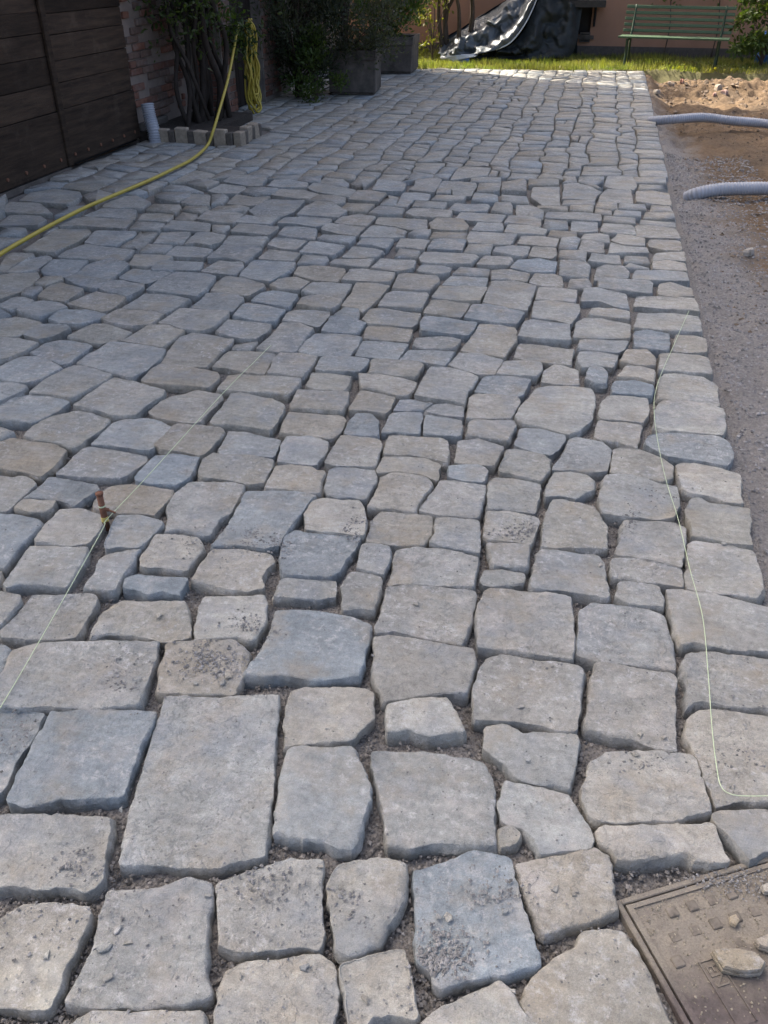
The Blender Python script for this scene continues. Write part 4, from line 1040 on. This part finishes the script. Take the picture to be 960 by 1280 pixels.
# grey conduit stub by the wall
def conduit(name, pts, r, label, pitch=.016, seg=20, group=None):
    p = spline(pts, seg); L = np.concatenate([[0], np.cumsum(np.linalg.norm(np.diff(p, axis=0), axis=1))]); t = np.arange(0, L[-1], pitch/4)
    q = np.stack([np.interp(t, L, p[:, i]) for i in range(3)], -1); rr = r*(1 + .075*np.sign(np.sin(2*math.pi*t/pitch))*np.abs(np.sin(2*math.pi*t/pitch))**.5)
    b = MB(pts[0]); b.tube(q, rr, 16, True); o = b.build(name, PIPE, None, True); o.location = pts[0]; return tag(o, label, 'pipe', group)
gb = G(194, 178); conduit('corrugated_pipe', [gb+[0, 0, -.05], gb+[-.01, .02, .10], gb+[-.05, .06, .22], gb+[-.07, .08, .345]], .062, 'short grey corrugated pipe standing upright against the brick wall', .022)
p1 = [G(u, v, z) for u, v, z in ((812, 152, -.02), (818, 151, .0), (845, 149, .03), (880, 147, .03), (915, 151, .0), (960, 155, -.03), (1040, 166, -.04), (1200, 190, -.06), (1420, 200, -.07))]
conduit('corrugated_pipe', p1, .047, 'long grey corrugated pipe lying on the earth nearer the bench', .026)
p2 = [G(u, v, z) for u, v, z in ((858, 248, -.05), (872, 242, .0), (900, 237, .03), (930, 236, .035), (965, 236, .03), (1050, 240, .0), (1200, 262, -.03), (1400, 270, -.05))]
conduit('corrugated_pipe', p2, .049, 'grey corrugated pipe coming out of the gravel at the right edge', .024)

# planting bed with stone edging, climbing plant, hose
pb_ = empty('planting_bed', (-3.9, 8.9, 0), 'dark planting bed edged with tan blocks under the climber', 'planter'); BO = np.array([-3.9, 8.9, 0])
b = MB(BO); b.box((-4.5, 8.56, -.03), (-3.46, 9.06, .085)); b.box((-4.5, 9.06, -.03), (-3.8, 9.98, .08)); b.build('soil', SOIL, pb_)
EDT = m_tint('edging_stone', .9, .2, 30, .25)
def edging(x0, y0, x1, y1, n):
    for q in range(n):
        a = np.array([x0, y0]) + (np.array([x1, y1])-np.array([x0, y0]))*(q/n); e = np.array([x0, y0]) + (np.array([x1, y1])-np.array([x0, y0]))*((q+1)/n)
        big = q % 2 == 0; d = (e-a); a2, e2 = (a+d*.02, e+d*.28) if big else (a+d*.31, e-d*.02)
        lo = np.minimum(a2, e2); hi = np.maximum(a2, e2); ax = abs(d[0]) > abs(d[1]); h = random.uniform(.115, .145) if big else .115
        lo2 = [lo[0], lo[1]]; hi2 = [hi[0], hi[1]]
        if ax: lo2[1] -= .045; hi2[1] += .045 - (0 if big else .01)
        else: lo2[0] -= .045; hi2[0] += .045
        b = MB(BO); b.box((*lo2, -.02), (*hi2, h), None, .006); c = np.array((.30, .25, .19) if big else (.11, .095, .08))*random.uniform(.85, 1.1)
        b.build('edging_block', EDT, pb_, bevel=.008, tint=(*c, 1))
edging(-4.28, 8.53, -3.46, 8.53, 8); edging(-3.42, 8.50, -3.42, 9.10, 6); 
wv = empty('climbing_plant', (-4.1, 9.2, .09), 'old climbing plant with twisted bare stems against the brick wall', 'climber'); WO = np.array([-4.1, 9.2, .09])
b = MB(WO); tips = []
for q in range(11):
    x, y = -4.15 + random.uniform(-.12, .25), 9.2 + random.uniform(-.35, .5); pts = [(x, y, .05)]
    for s in range(1, 9):
        x += random.gauss(-.01, .05); y += random.gauss(.0, .09); x = min(max(x, -4.42), -3.75); pts.append((x, y, .05 + s*.38)); 
        if s > 2: tips.append((x, y, .05 + s*.38))
    b.tube(spline(pts, 5), np.linspace(random.uniform(.022, .042), .012, 41), 7)
st = AX(214, 40, -4.2), AX(235, 80, -4.1), AX(262, 150, -3.9); b.tube([st[0]+[-.05, 0, .6], *st], .02, 7)
b.build('stem', BARKD, wv, True)
tp = np.array(tips); P = tp[rng.integers(0, len(tp), 7500)] + rng.normal(size=(7500, 3))*[.16, .28, .26]; P = P[P[:, 2] > .6 + .3*rng.random(len(P))]
P2 = np.array([AX(296, 45, -4.0)]) + rng.normal(size=(500, 3))*[.10, .16, .12]; P = np.vstack([P, P2])
V, Fc, T = leaves(P, rng.uniform(.04, .09, len(P)), tint=rng.uniform(.35, .9, len(P))); link('foliage', mesh('foliage', V - WO, Fc, LEAF, False, T), wv)
# hose: coils hung on the pilaster and one run across the paving
hz = empty('garden_hose', (-4.0, 9.9, 1.), 'yellow hose hung in loops by the climber and trailing over the paving', 'hose'); ZO = np.array([-4.0, 9.9, 1.])
ctr = AX(299, 45, -4.05); low = AX(312, 140, -4.05)
for q in range(9):
    wd = random.uniform(.10, .24); dz = random.uniform(-.12, .04) ; zt_ = ctr[2]+.12+random.uniform(-.05, .05); zb = low[2] - .12 + random.uniform(.0, .34); oy = random.uniform(-.06, .06)
    b = MB(ZO); pts = []
    for a in np.linspace(0, 2*math.pi, 15):
        yy = ctr[1] + oy + .06 + wd*math.sin(a)*(.55 + .45*(1-math.cos(a))/2); zz = zt_ + (zb-zt_)*(1-math.cos(a))/2
        pts.append((-3.98 + random.uniform(-.03, .05) + .02*q*.3, yy, zz))
    b.tube(spline(pts, 5), .012, 7); b.build('loop', HOSE, hz, True)
b = MB(ZO); yb = G(240, 197)
run = [AX(298, 30, -4.0), AX(294, 52, -3.96), AY(289, 80, 9.55), AY(284, 103, 9.2), AY(275, 135, 8.7), AY(267, 162, 8.38), AY(259, 182, 8.2)] + [G(u, v, .028) for u, v in ((240, 199), (215, 212), (190, 224), (150, 241), (110, 258), (70, 278), (30, 300), (0, 318), (-40, 346), (-120, 390))]
b.tube(spline(run, 8), .0138, 10); b.build('trailing_run', HOSE, hz, True)

# ------------------------------------------------------------------ planters and evergreen shrubs by the wall
def planter(cx, cy, w_, h, rz, label, plant_label, plant, seed):
    o = empty('planter', (cx, cy, 0), label, 'planter', 'planters along the house wall'); o.rotation_euler = (0, 0, rz)
    b = MB(); t = .05
    for lo, hi in (((-w_/2, -w_/2, .03), (w_/2, -w_/2+t, h)), ((-w_/2, w_/2-t, .03), (w_/2, w_/2, h)), ((-w_/2, -w_/2+t, .03), (-w_/2+t, w_/2-t, h)), ((w_/2-t, -w_/2+t, .03), (w_/2, w_/2-t, h)), ((-w_/2+.02, -w_/2+.02, 0), (w_/2-.02, w_/2-.02, .028))): b.box(lo, hi)
    b.build('box', CONC, o, bevel=.008)
    b = MB()
    for sx in (-1, 1): b.box((sx*(w_/2+.002)-.012, -w_/2-.015, h-.10), (sx*(w_/2+.002)+.012, w_/2+.015, h+.012))
    for sy in (-1, 1): b.box((-w_/2+.012, sy*(w_/2+.002)-.012, h-.10), (w_/2-.012, sy*(w_/2+.002)+.012, h+.010))
    b.build('rim', CONC, o, bevel=.004)
    b = MB(); b.box((-w_/2+t, -w_/2+t, h-.1), (w_/2-t, w_/2-t, h-.04)); b.build('soil', SOIL, o)
def bush(x, y, z0, rx, h, n, label, mat, size, dense=40, trunk=.03, kind='evergreen shrub', up=.6, group=None, name='shrub', rmin=.15, shape=1.):
    o = empty(name, (x, y, z0), label, kind, group); b = MB(); cl = []
    for q in range(dense):
        a = random.uniform(0, 6.28); hz_ = h*(.12 + .88*random.random()); prof = math.sin(math.pi*min(1, .18 + .8*hz_/h))**.7; r = rx*prof*random.uniform(.2, 1.)
        cl.append((r*math.cos(a), r*math.sin(a), hz_))
        if q % 3 == 0: b.tube(spline([(0, 0, 0), (r*.2*math.cos(a), r*.2*math.sin(a), hz_*.45), cl[-1]], 4), np.linspace(trunk*.6, .004, 9), 5, False)
    b.tube([(0, 0, -.05), (.02, 0, h*.4), (0, .02, h*.85)], [trunk, trunk*.7, .006], 7)
    b.build('trunk', BARK, o, True)
    cl = np.array(cl); cs = rng.uniform(.06, .17, len(cl))*rx*1.6; i = rng.integers(0, len(cl), n); off = rng.normal(size=(n, 3)); P = cl[i] + off*cs[i][:, None]*.8
    P[:, 2] = np.maximum(P[:, 2], rmin*.1); d = off/np.linalg.norm(off, axis=1)[:, None] + [0, 0, up]
    V, Fc, T = leaves(P, rng.uniform(.6, 1.3, n)*size, d, .3 if mat is LEAFD else .5, tint=rng.uniform(.7, 1.3, len(cl))[i]*rng.uniform(.85, 1.15, n))
    link('crown', mesh('crown', V, Fc, mat, False, T), o); return o
c1 = G(452, 120); planter(c1[0]-.17, c1[1]+.35, .62, .52, .1, 'weathered square planter half hidden by the big dark evergreen', '', None, 1)
c2 = G(494, 92); planter(c2[0]-.12, c2[1]+.3, .75, .50, .05, 'farther square planter with dark foliage next to the lawn', '', None, 2)
bush(c1[0]-.80, c1[1]-.25, 0, .78, 2.3, 13000, 'large shaggy dark evergreen growing against the house wall', LEAFD, .07, 110, .05)
bush(c1[0]-.26, c1[1]+.20, .30, .70, 1.8, 8500, 'grey green conifer growing in the nearer planter', m_leaf('grey_needles', (.045, .055, .035), (.08, .08, .055), .7), .055, 70)
bush(c1[0]-.50, c1[1]-.45, 0, .40, .75, 3000, 'low green bush at the foot of the big dark evergreen', LEAF, .05, 40)
bush(c2[0]-.20, c2[1]+.25, .34, .62, 1.6, 6500, 'dark leafy shrub growing in the farther planter', LEAF, .07, 60)
b = MB(); 

# ------------------------------------------------------------------ far end: lawn, salmon building, trees, tarp, bench
n = 30000; gx = rng.uniform(-4.4, 4.2, n); gy = 15.5 + rng.random(n)**1.2*3.0; ok = (gy > yfar(gx)+.05) & ((gx < .75) | (gy > 15.7 + .35*np.sin(gx*3)+.25*rng.random(n))); gx, gy = gx[ok], gy[ok]; n = len(gx)
gz = lawn_h(np.column_stack([gx, gy])); hgt = rng.uniform(.035, .10, n)*(1 + .5*vnoise(np.column_stack([gx*2, gy*2, gx*0]))); a = rng.uniform(0, 6.28, n); wv_ = .007
lean = rng.normal(size=(n, 2))*.025
V = np.stack([np.column_stack([gx-wv_*np.cos(a), gy-wv_*np.sin(a), gz-.01]), np.column_stack([gx+wv_*np.cos(a), gy+wv_*np.sin(a), gz-.01]), np.column_stack([gx+lean[:, 0], gy+lean[:, 1], gz+hgt])], 1).reshape(-1, 3)
t = rng.uniform(.75, 1.35, n); T = np.repeat(np.column_stack([t, t, t, np.ones(n)]), 3, 0)
o = link('grass', mesh('grass', V, np.arange(3*n).reshape(-1, 3), GRASS, False, T)); tag(o, kind='stuff')
pk = empty('salmon_building', (0, 18.6, 0), 'low salmon rendered building closing the far end of the yard', 'building'); PO = np.array([0, 18.6, 0])
PY = 18.5; WH = 2.9; win = [AY(u, v, PY) for u, v in ((716, 8), (737, 44))]
wx0, wx1, wz0 = win[0][0], win[1][0], win[1][2]; wz1 = 1.75
b = MB(PO); b.box((-9, PY, -.4), (wx0, PY+.3, WH)); b.box((wx1, PY, -.4), (12, PY+.3, WH)); b.box((wx0, PY, -.4), (wx1, PY+.3, wz0)); b.box((wx0, PY, wz1), (wx1, PY+.3, WH)); b.box((-9, PY+.3, -.4), (12, PY+4, WH-.01)); b.build('wall', PINK, pk)
b = MB(PO); b.box((-9.2, PY-.25, WH+.003), (12.2, PY+4.2, WH+.12)); b.build('roof', TILE, pk)
b = MB(PO); b.box((-9, PY-.03, -.4), (12, PY-.001, .14)); b.build('plinth', m_plain('plinth_cement', (.10, .085, .075), .9), pk)
b = MB(PO); t = .05
for lo, hi in (((wx0, PY+.06, wz0), (wx0+t, PY+.12, wz1)), ((wx1-t, PY+.06, wz0), (wx1, PY+.12, wz1)), ((wx0+t, PY+.06, wz0), (wx1-t, PY+.12, wz0+t)), ((wx0+t, PY+.06, wz1-t), (wx1-t, PY+.12, wz1))): b.box(lo, hi)
wf = b.build('window', DOORW, pk, tint=(1, 1, 1, .3)); b = MB(PO); b.box((wx0+t, PY+.09, wz0+t), (wx1-t, PY+.10, wz1-t)); b.build('pane', DARK, wf)
b = MB(PO); b.box((wx0-.08, PY-.06, wz0-.06), (wx1+.08, PY+.05, wz0-.003)); b.build('sill', CONC, wf)
v0, v1 = AY(708, 62, PY), AY(731, 69, PY)
for q in range(2):
    b = MB(PO); x0 = v0[0] + q*.22; b.box((x0, PY-.05, .2), (x0+.19, PY-.032, .36)); vt = b.build('vent', CONC, pk)
    for s in range(4):
        b = MB(PO); b.box((x0+.02, PY-.058, .225+s*.033), (x0+.17, PY-.0505, .24+s*.033)); b.build('slat', DARK, vt)
aw = AY(700, 4, PY-.5), AY(757, 9, PY-.5)
b = MB(PO); b.box((aw[0][0], PY-.62, aw[1][2]), (aw[1][0], PY-.001, aw[1][2]+.10)); b.build('awning', m_plain('awning_board', (.05, .045, .04), .9), pk)
dp = AY(745, 10, PY), AY(745, 33, PY); b = MB(PO); b.tube([(dp[0][0], PY-.04, 2.8), (dp[0][0], PY-.04, dp[1][2])], .022, 8); b.build('drainpipe', DARK, pk)

def tree(x, y, stems, hgt_, crown_c, crown_r, n, label, mat=LEAF, size=.09, group=None, clumps=60, cat='tree', splay=.25):
    o = empty('tree', (x, y, -.02), label, cat, group); b = MB(); tips = []
    for q in range(stems):
        a = random.uniform(0, 6.28); sx, sy = .12*math.cos(a)*(stems > 1)*random.uniform(.6, 2.2), .12*math.sin(a)*(stems > 1)
        tx_ = crown_c[0] + crown_r[0]*random.uniform(-.6, .6); ty_ = crown_c[1] + crown_r[1]*random.uniform(-.6, .6); tz_ = crown_c[2] + crown_r[2]*random.uniform(-.2, .6)
        pts = [(sx, sy, -.05), (sx*1.5+tx_*.12, sy*1.5+ty_*.12, hgt_*.3), (sx+tx_*.5, sy+ty_*.5, hgt_*.62), (tx_, ty_, tz_)]
        rr = (.055 if stems > 1 else .12)*random.uniform(.7, 1.15); sp = spline(pts, 6); b.tube(sp, np.linspace(rr, .012, len(sp)), 8)
        for k in range(7):
            s0 = sp[random.randrange(len(sp)//2, len(sp))]; e = s0 + rng.normal(size=3)*np.array(crown_r)*.5 + [0, 0, .25]; e[2] = max(e[2], crown_c[2]-crown_r[2]*.8); b.tube(spline([s0, (s0+e)/2+rng.normal(size=3)*.06, e], 4), np.linspace(.02, .004, 9), 5, False); tips.append(e)
    b.build('trunk', BARK, o, True)
    cl = rng.normal(size=(clumps, 3)); cl /= np.linalg.norm(cl, axis=1)[:, None]; cl = np.array(crown_c) + cl*np.array(crown_r)*(rng.random(clumps)**.4)[:, None]
    cl = np.vstack([cl, tips]); i = rng.integers(0, len(cl), n); cs = rng.uniform(.12, .38, len(cl))*np.mean(crown_r)*.75
    P = cl[i] + rng.normal(size=(n, 3))*cs[i][:, None]*[1, 1, .6]
    V, Fc, T = leaves(P, rng.uniform(.6, 1.3, n)*size, None, .55, tint=rng.uniform(.7, 1.3, len(cl))[i]*rng.uniform(.85, 1.15, n))
    link('crown', mesh('crown', V, Fc, mat, False, T), o); return o
tx = AY(572, 50, 17.3)
tree(tx[0], 17.3, 5, 2.4, (.0, -1.0, 4.0), (1.5, .7, 1.0), 3400, 'small many stemmed tree behind the tarpaulin end', LEAF, .10)
ty = AY(541, 45, 17.0)
bush(ty[0], 17.0, 0, .33, 1.25, 420, 'sapling in the grass beside the tarpaulin, sunlit yellow in its leaf colour', LEAFY, .08, 22, .015, 'sapling', group=None, name='sapling', up=0)
# leafy shrub at the right of the bench
tq = AY(946, 60, 16.9)
bush(tq[0]+.12, 16.9, 0, .52, 2.0, 3200, 'leafy shrub with pale thin stems right of the bench', LEAF, .10, 60, .02, 'shrub', name='shrub', up=0)
for q, (u, lab) in enumerate(((836, 'thin leafy shoot on the wall behind the bench middle'), (897, 'thin leafy shoot on the wall behind the bench end'))):
    p = AY(u, 30, 18.3); o = empty('climbing_shoot', (p[0], 18.36, 0), lab, 'climber'); b = MB(); pts = [(0, 0, 0), (.03, .02, .5), (-.03, .05, 1.0), (.04, .08, 1.6), (-.05, .1, 2.3)]; sp = spline(pts, 5); b.tube(sp, np.linspace(.012, .005, len(sp)), 5)
    b.build('stem', BARK, o, True); n = 150; P = sp[rng.integers(5, len(sp), n)] + rng.normal(size=(n, 3))*[.2, .03, .12]; P = P[P[:, 2] > .75]; P[:, 1] = np.minimum(P[:, 1], .1); V, Fc, T = leaves(P, rng.uniform(.05, .10, len(P))); link('foliage', mesh('foliage', V, Fc, LEAF, False, T), o)
bb_ = AY(955, 56, 17.6); o = empty('barrel', (bb_[0]+.12, 17.6, 0), 'blue plastic drum behind the shrub at the right edge', 'drum')
b = MB(); zz = np.array([0, .02, .1, .12, .14, .3, .32, .34, .44, .46]); b.tube([(0, 0, q) for q in zz], [.22, .23, .235, .25, .235, .235, .25, .235, .225, .2], 20); b.build('body', BLUE, o, True)
b = MB(); b.tube([(0, 0, .462), (0, 0, .475)], .17, 20); b.build('lid', BLUE, o)

# tarpaulin thrown over a pile
tp_ = empty('tarpaulin_heap', (-1.6, 17.2, 0), 'dark shiny tarpaulin draped over a tall pile on the lawn', 'tarpaulin'); TO = np.array([-1.6, 17.2, 0])
def loft(A, B, n, m, bulge, fold, seed):
    A = spline(A, n); B = spline(B, n); k = min(len(A), len(B)); A = A[np.linspace(0, len(A)-1, k).astype(int)]; B = B[np.linspace(0, len(B)-1, k).astype(int)]
    V = []
    for s in np.linspace(0, 1, m):
        row = A*(1-s) + B*s; row[:, 1] -= bulge*math.sin(math.pi*s); V.append(row)
    V = np.vstack(V); q = np.column_stack([V[:, 0]*4, V[:, 1]*2, V[:, 2]*4 + seed])
    tt = np.tile(np.arange(k)/k, m); ss = np.repeat(np.linspace(0, 1, m), k); w_ = fold*(1.2-np.clip(tt, 0, 1)*.7)*np.sin(math.pi*np.clip(ss*.9+.08, 0, 1))
    V[:, 1] += w_*(1-2*np.abs(fbm(q, 3))) + fold*.6*np.sin(ss*9 + 5*tt + 2*vnoise(q*.6)); V[:, 2] += w_*.7*fbm(q+11, 3)
    Fc = [[j*k+i, j*k+i+1, (j+1)*k+i+1, (j+1)*k+i] for j in range(m-1) for i in range(k-1)]
    return V, Fc
Y1, Y2, Y3 = 17.75, 17.0, 18.25
rid = [AY(549, 58, 17.25), AY(558, 46, 17.35), AY(580, 33, 17.5), AY(597, 22, 17.6), AY(626, 4, 17.7), AY(655, -14, 17.75), AY(682, -32, Y1)]
hem = [AY(551, 73, 17.0), AY(575, 77, 16.92), AY(598, 67, 16.95), AY(620, 62, 17.0), AY(638, 53, 17.1), AY(655, 32, 17.3), AY(668, 6, 17.55)]
V, Fc = loft(rid, hem, 20, 50, .20, .15, 3); link('front_sheet', mesh('front_sheet', V-TO, Fc, TARP, True), tp_)
b = MB(TO); b.tube(spline(hem[3:] + [AY(676, -18, Y1-.03)], 8)+[0, -.03, .0], .012, 6); b.build('hem', WHITE, tp_, True)
back = [h + np.array([.02, .10, -.03]) for h in hem[1:]] + [AY(682, -18, Y1)]
gnd = [AY(578, 76, 17.1), AY(600, 75, 17.15), AY(640, 74, 17.2), AY(668, 73, 17.3), AY(694, 72, 17.45), AY(716, 66, 17.7), AY(728, 10, 17.95)]
V, Fc = loft(back, gnd, 18, 36, .10, .12, 9); link('back_sheet', mesh('back_sheet', V-TO, Fc, TARPB, True), tp_)
top = [h + np.array([0, .0, .0]) for h in rid]; rear = [np.array([h[0], Y3, .0]) for h in rid]
V, Fc = loft(top, rear, 8, 10, -.05, .04, 15); link('rear_sheet', mesh('rear_sheet', V-TO, Fc, TARPB, True), tp_)
top = [AY(662, -10, 17.75), AY(690, -25, 17.85), AY(722, -8, 17.95)]; V, Fc = loft(top, [np.array([t_[0]+.1, Y3, .0]) for t_ in top], 8, 10, 0, .03, 22); link('rear_flap', mesh('rear_flap', V-TO, Fc, TARPB, True), tp_)
li = [AY(566, 70, 16.93), AY(575, 74, 16.88), AY(586, 71, 16.9)]; lo_ = [AY(560, 78, 16.86), AY(574, 80, 16.82), AY(588, 77, 16.84)]
V, Fc = loft(li, lo_, 8, 6, .04, .02, 5); link('blue_lining', mesh('blue_lining', V-TO, Fc, BLUE, True), tp_)
li = [AY(551, 66, 16.98), AY(562, 66, 16.92), AY(575, 68, 16.9), AY(600, 66, 16.93)]; lo_ = [AY(551, 75, 16.95), AY(562, 76, 16.88), AY(574, 75, 16.86), AY(592, 72, 16.9)]
V, Fc = loft(li, lo_, 8, 6, .05, .03, 8); link('white_lining', mesh('white_lining', V-TO, Fc, WHITE, True), tp_)
li = [AY(598, 66, 16.9), AY(615, 62, 16.95), AY(634, 62, 17.0)]; lo_ = [AY(596, 73, 16.88), AY(612, 72, 16.93), AY(628, 70, 16.98)]

# bench
bn = empty('garden_bench', (1.12, 16.75, 0), 'green slatted garden bench in dappled light before the salmon wall', 'bench'); bn.rotation_euler = (0, 0, R(-9))
BL = 1.74
def slat(y, z, h, t, tilt, sh=0):
    b = MB(); ct, s_ = math.cos(tilt), math.sin(tilt); b.box((-BL/2+sh, -t/2, -h/2), (BL/2+sh, t/2, h/2)); o = b.build('slat', GREENP, bn, bevel=.004); o.location = (0, y, z); o.rotation_euler = (tilt, 0, 0); o.data.name = 'slat'
for q, z in enumerate((.50, .585, .67, .755, .84)): slat(.16 + (z-.45)*.28, z, .046, .022, R(-15))
for q, y in enumerate((-.30, -.215, -.13, -.045, .04)): slat(y, .425 + (.006 if q == 0 else 0), .03, .07, 0)
for sx in (-.72, .72):
    b = MB(); b.tube(spline([(sx, -.27, 0), (sx, -.24, .2), (sx, -.29, .395)], 5), .020, 7); b.build('leg', BENCHM, bn, True)
    b = MB(); b.tube(spline([(sx, .20, 0), (sx, .12, .2), (sx, .11, .40), (sx, .20, .62), (sx, .285, .87)], 5), .020, 7); b.build('leg', BENCHM, bn, True)
    b = MB(); b.box((sx-.016, -.32, .375), (sx+.016, .12, .408)); b.build('seat_bearer', BENCHM, bn, bevel=.004)

# clods, stones and gravel on the dug earth
n = 9000; x = .68 + rng.random(n)**1.3*.75; y = 1.8 + rng.random(n)*7.5; P = np.column_stack([x, y]); z = earth_h(P); t = rng.uniform(.15, .32, n)
V, Fc, T = grains(np.column_stack([P, z]), rng.uniform(.003, .008, n)*(1+.08*y), np.column_stack([t, t*.95, t*.90, np.ones(n)]), .7)
o = link('edge_gravel', mesh('edge_gravel', V, Fc, GRAIN, False, T)); tag(o, kind='stuff')
n = 5200; x = .85 + rng.random(n)*2.6; y = 4.5 + rng.random(n)*11.2; P = np.column_stack([x, y]); k = vnoise(np.column_stack([P*1.3, x*0])) > -.25; P = P[k]; n = len(P); z = earth_h(P); s = .006 + (.010 + .018*np.clip((P[:, 1]-11)/2, 0, 1))*rng.random(n)**5; t = rng.uniform(.09, .24, n)
V, Fc, T = grains(np.column_stack([P, z]), s*(1+.03*P[:, 1]), np.column_stack([t, t*.76, t*.55, np.ones(n)]), .7); o = link('earth_clods', mesh('earth_clods', V, Fc, GRAIN, False, T)); tag(o, kind='stuff')
for q, (u, v, s, lab) in enumerate(((935, 322, .055, 'pale chalky lump on the earth below the near corrugated pipe'), (923, 547, .022, 'small grey pebble on the gravel right of the tan edge stone'), (868, 497, .022, 'dark pebble lying against the right edge stones'))):
    g = G(u, v, -.05); V, Fc, T = flake((0, 0, 0), s, None, .7, tint=(.36, .33, .29, .5)); o = link('loose_stone', mesh('loose_stone', V, Fc, STONE, False, T)); o.location = (g[0], g[1], float(earth_h(np.array([g[:2]]))[0])-.005); tag(o, lab, 'stone', 'loose stones on the earth')
# broken bricks and rubble in the dug bank
for q, (u, v, s, lab) in enumerate(((897, 113, .09, 'largest pale lump in the sunlit dug earth bank'), (905, 118, .07, 'reddish brick lump beside the largest pale lump in the earth bank'), (838, 108, .08, 'pale rubble lump in the earth bank nearest the paving corner'),
        (852, 104, .07, 'reddish rubble lump on the crest of the earth bank'), (820, 117, .06, 'small pale lump at the foot of the bank by the paving edge'), (893, 120, .05, 'smallest reddish lump low in the sunlit earth bank'))):
    d = ray(u, v); p = None
    for tt in np.linspace(8, 20, 400):
        pp = _c + d*tt
        if pp[2] < earth_h(np.array([pp[:2]]))[0]: p = pp; break
    if p is None: continue
    V, Fc, T = flake((0, 0, 0), s, None, .8, tint=((.30, .15, .11, .5) if q % 2 else (.36, .29, .22, .2))); o = link('rubble_lump', mesh('rubble_lump', V, Fc, STONE, False, T)); o.location = p
    tag(o, lab, 'rubble', 'rubble lumps in the dug earth bank')
n = 60; x = rng.uniform(.7, 2.4, n); y = rng.uniform(15.9, 17.2, n); P = np.column_stack([x, y, lawn_h(np.column_stack([x, y]))+.05]); V, Fc, T = leaves(P, rng.uniform(.05, .09, n), None, .7); o = link('fallen_leaves', mesh('fallen_leaves', V, Fc, LEAFY, False, T)); tag(o, kind='stuff')

# a tree off the house corner: its twigs break up the sun on the nearest stones
tree(-3.9, 2.2, 1, 3.0, (.3, .1, 4.1), (1.0, .9, 1.0), 2700, 'tree standing at the near corner of the brick house', LEAF, .12)

tree(-.85, 18.35, 1, 2.4, (.75, -.4, 3.1), (.75, .4, .75), 2600, 'young tree added behind the tarpaulin heap to shade the bench', LEAF, .10)  # out of view; added to shade the bench and the heap's right side
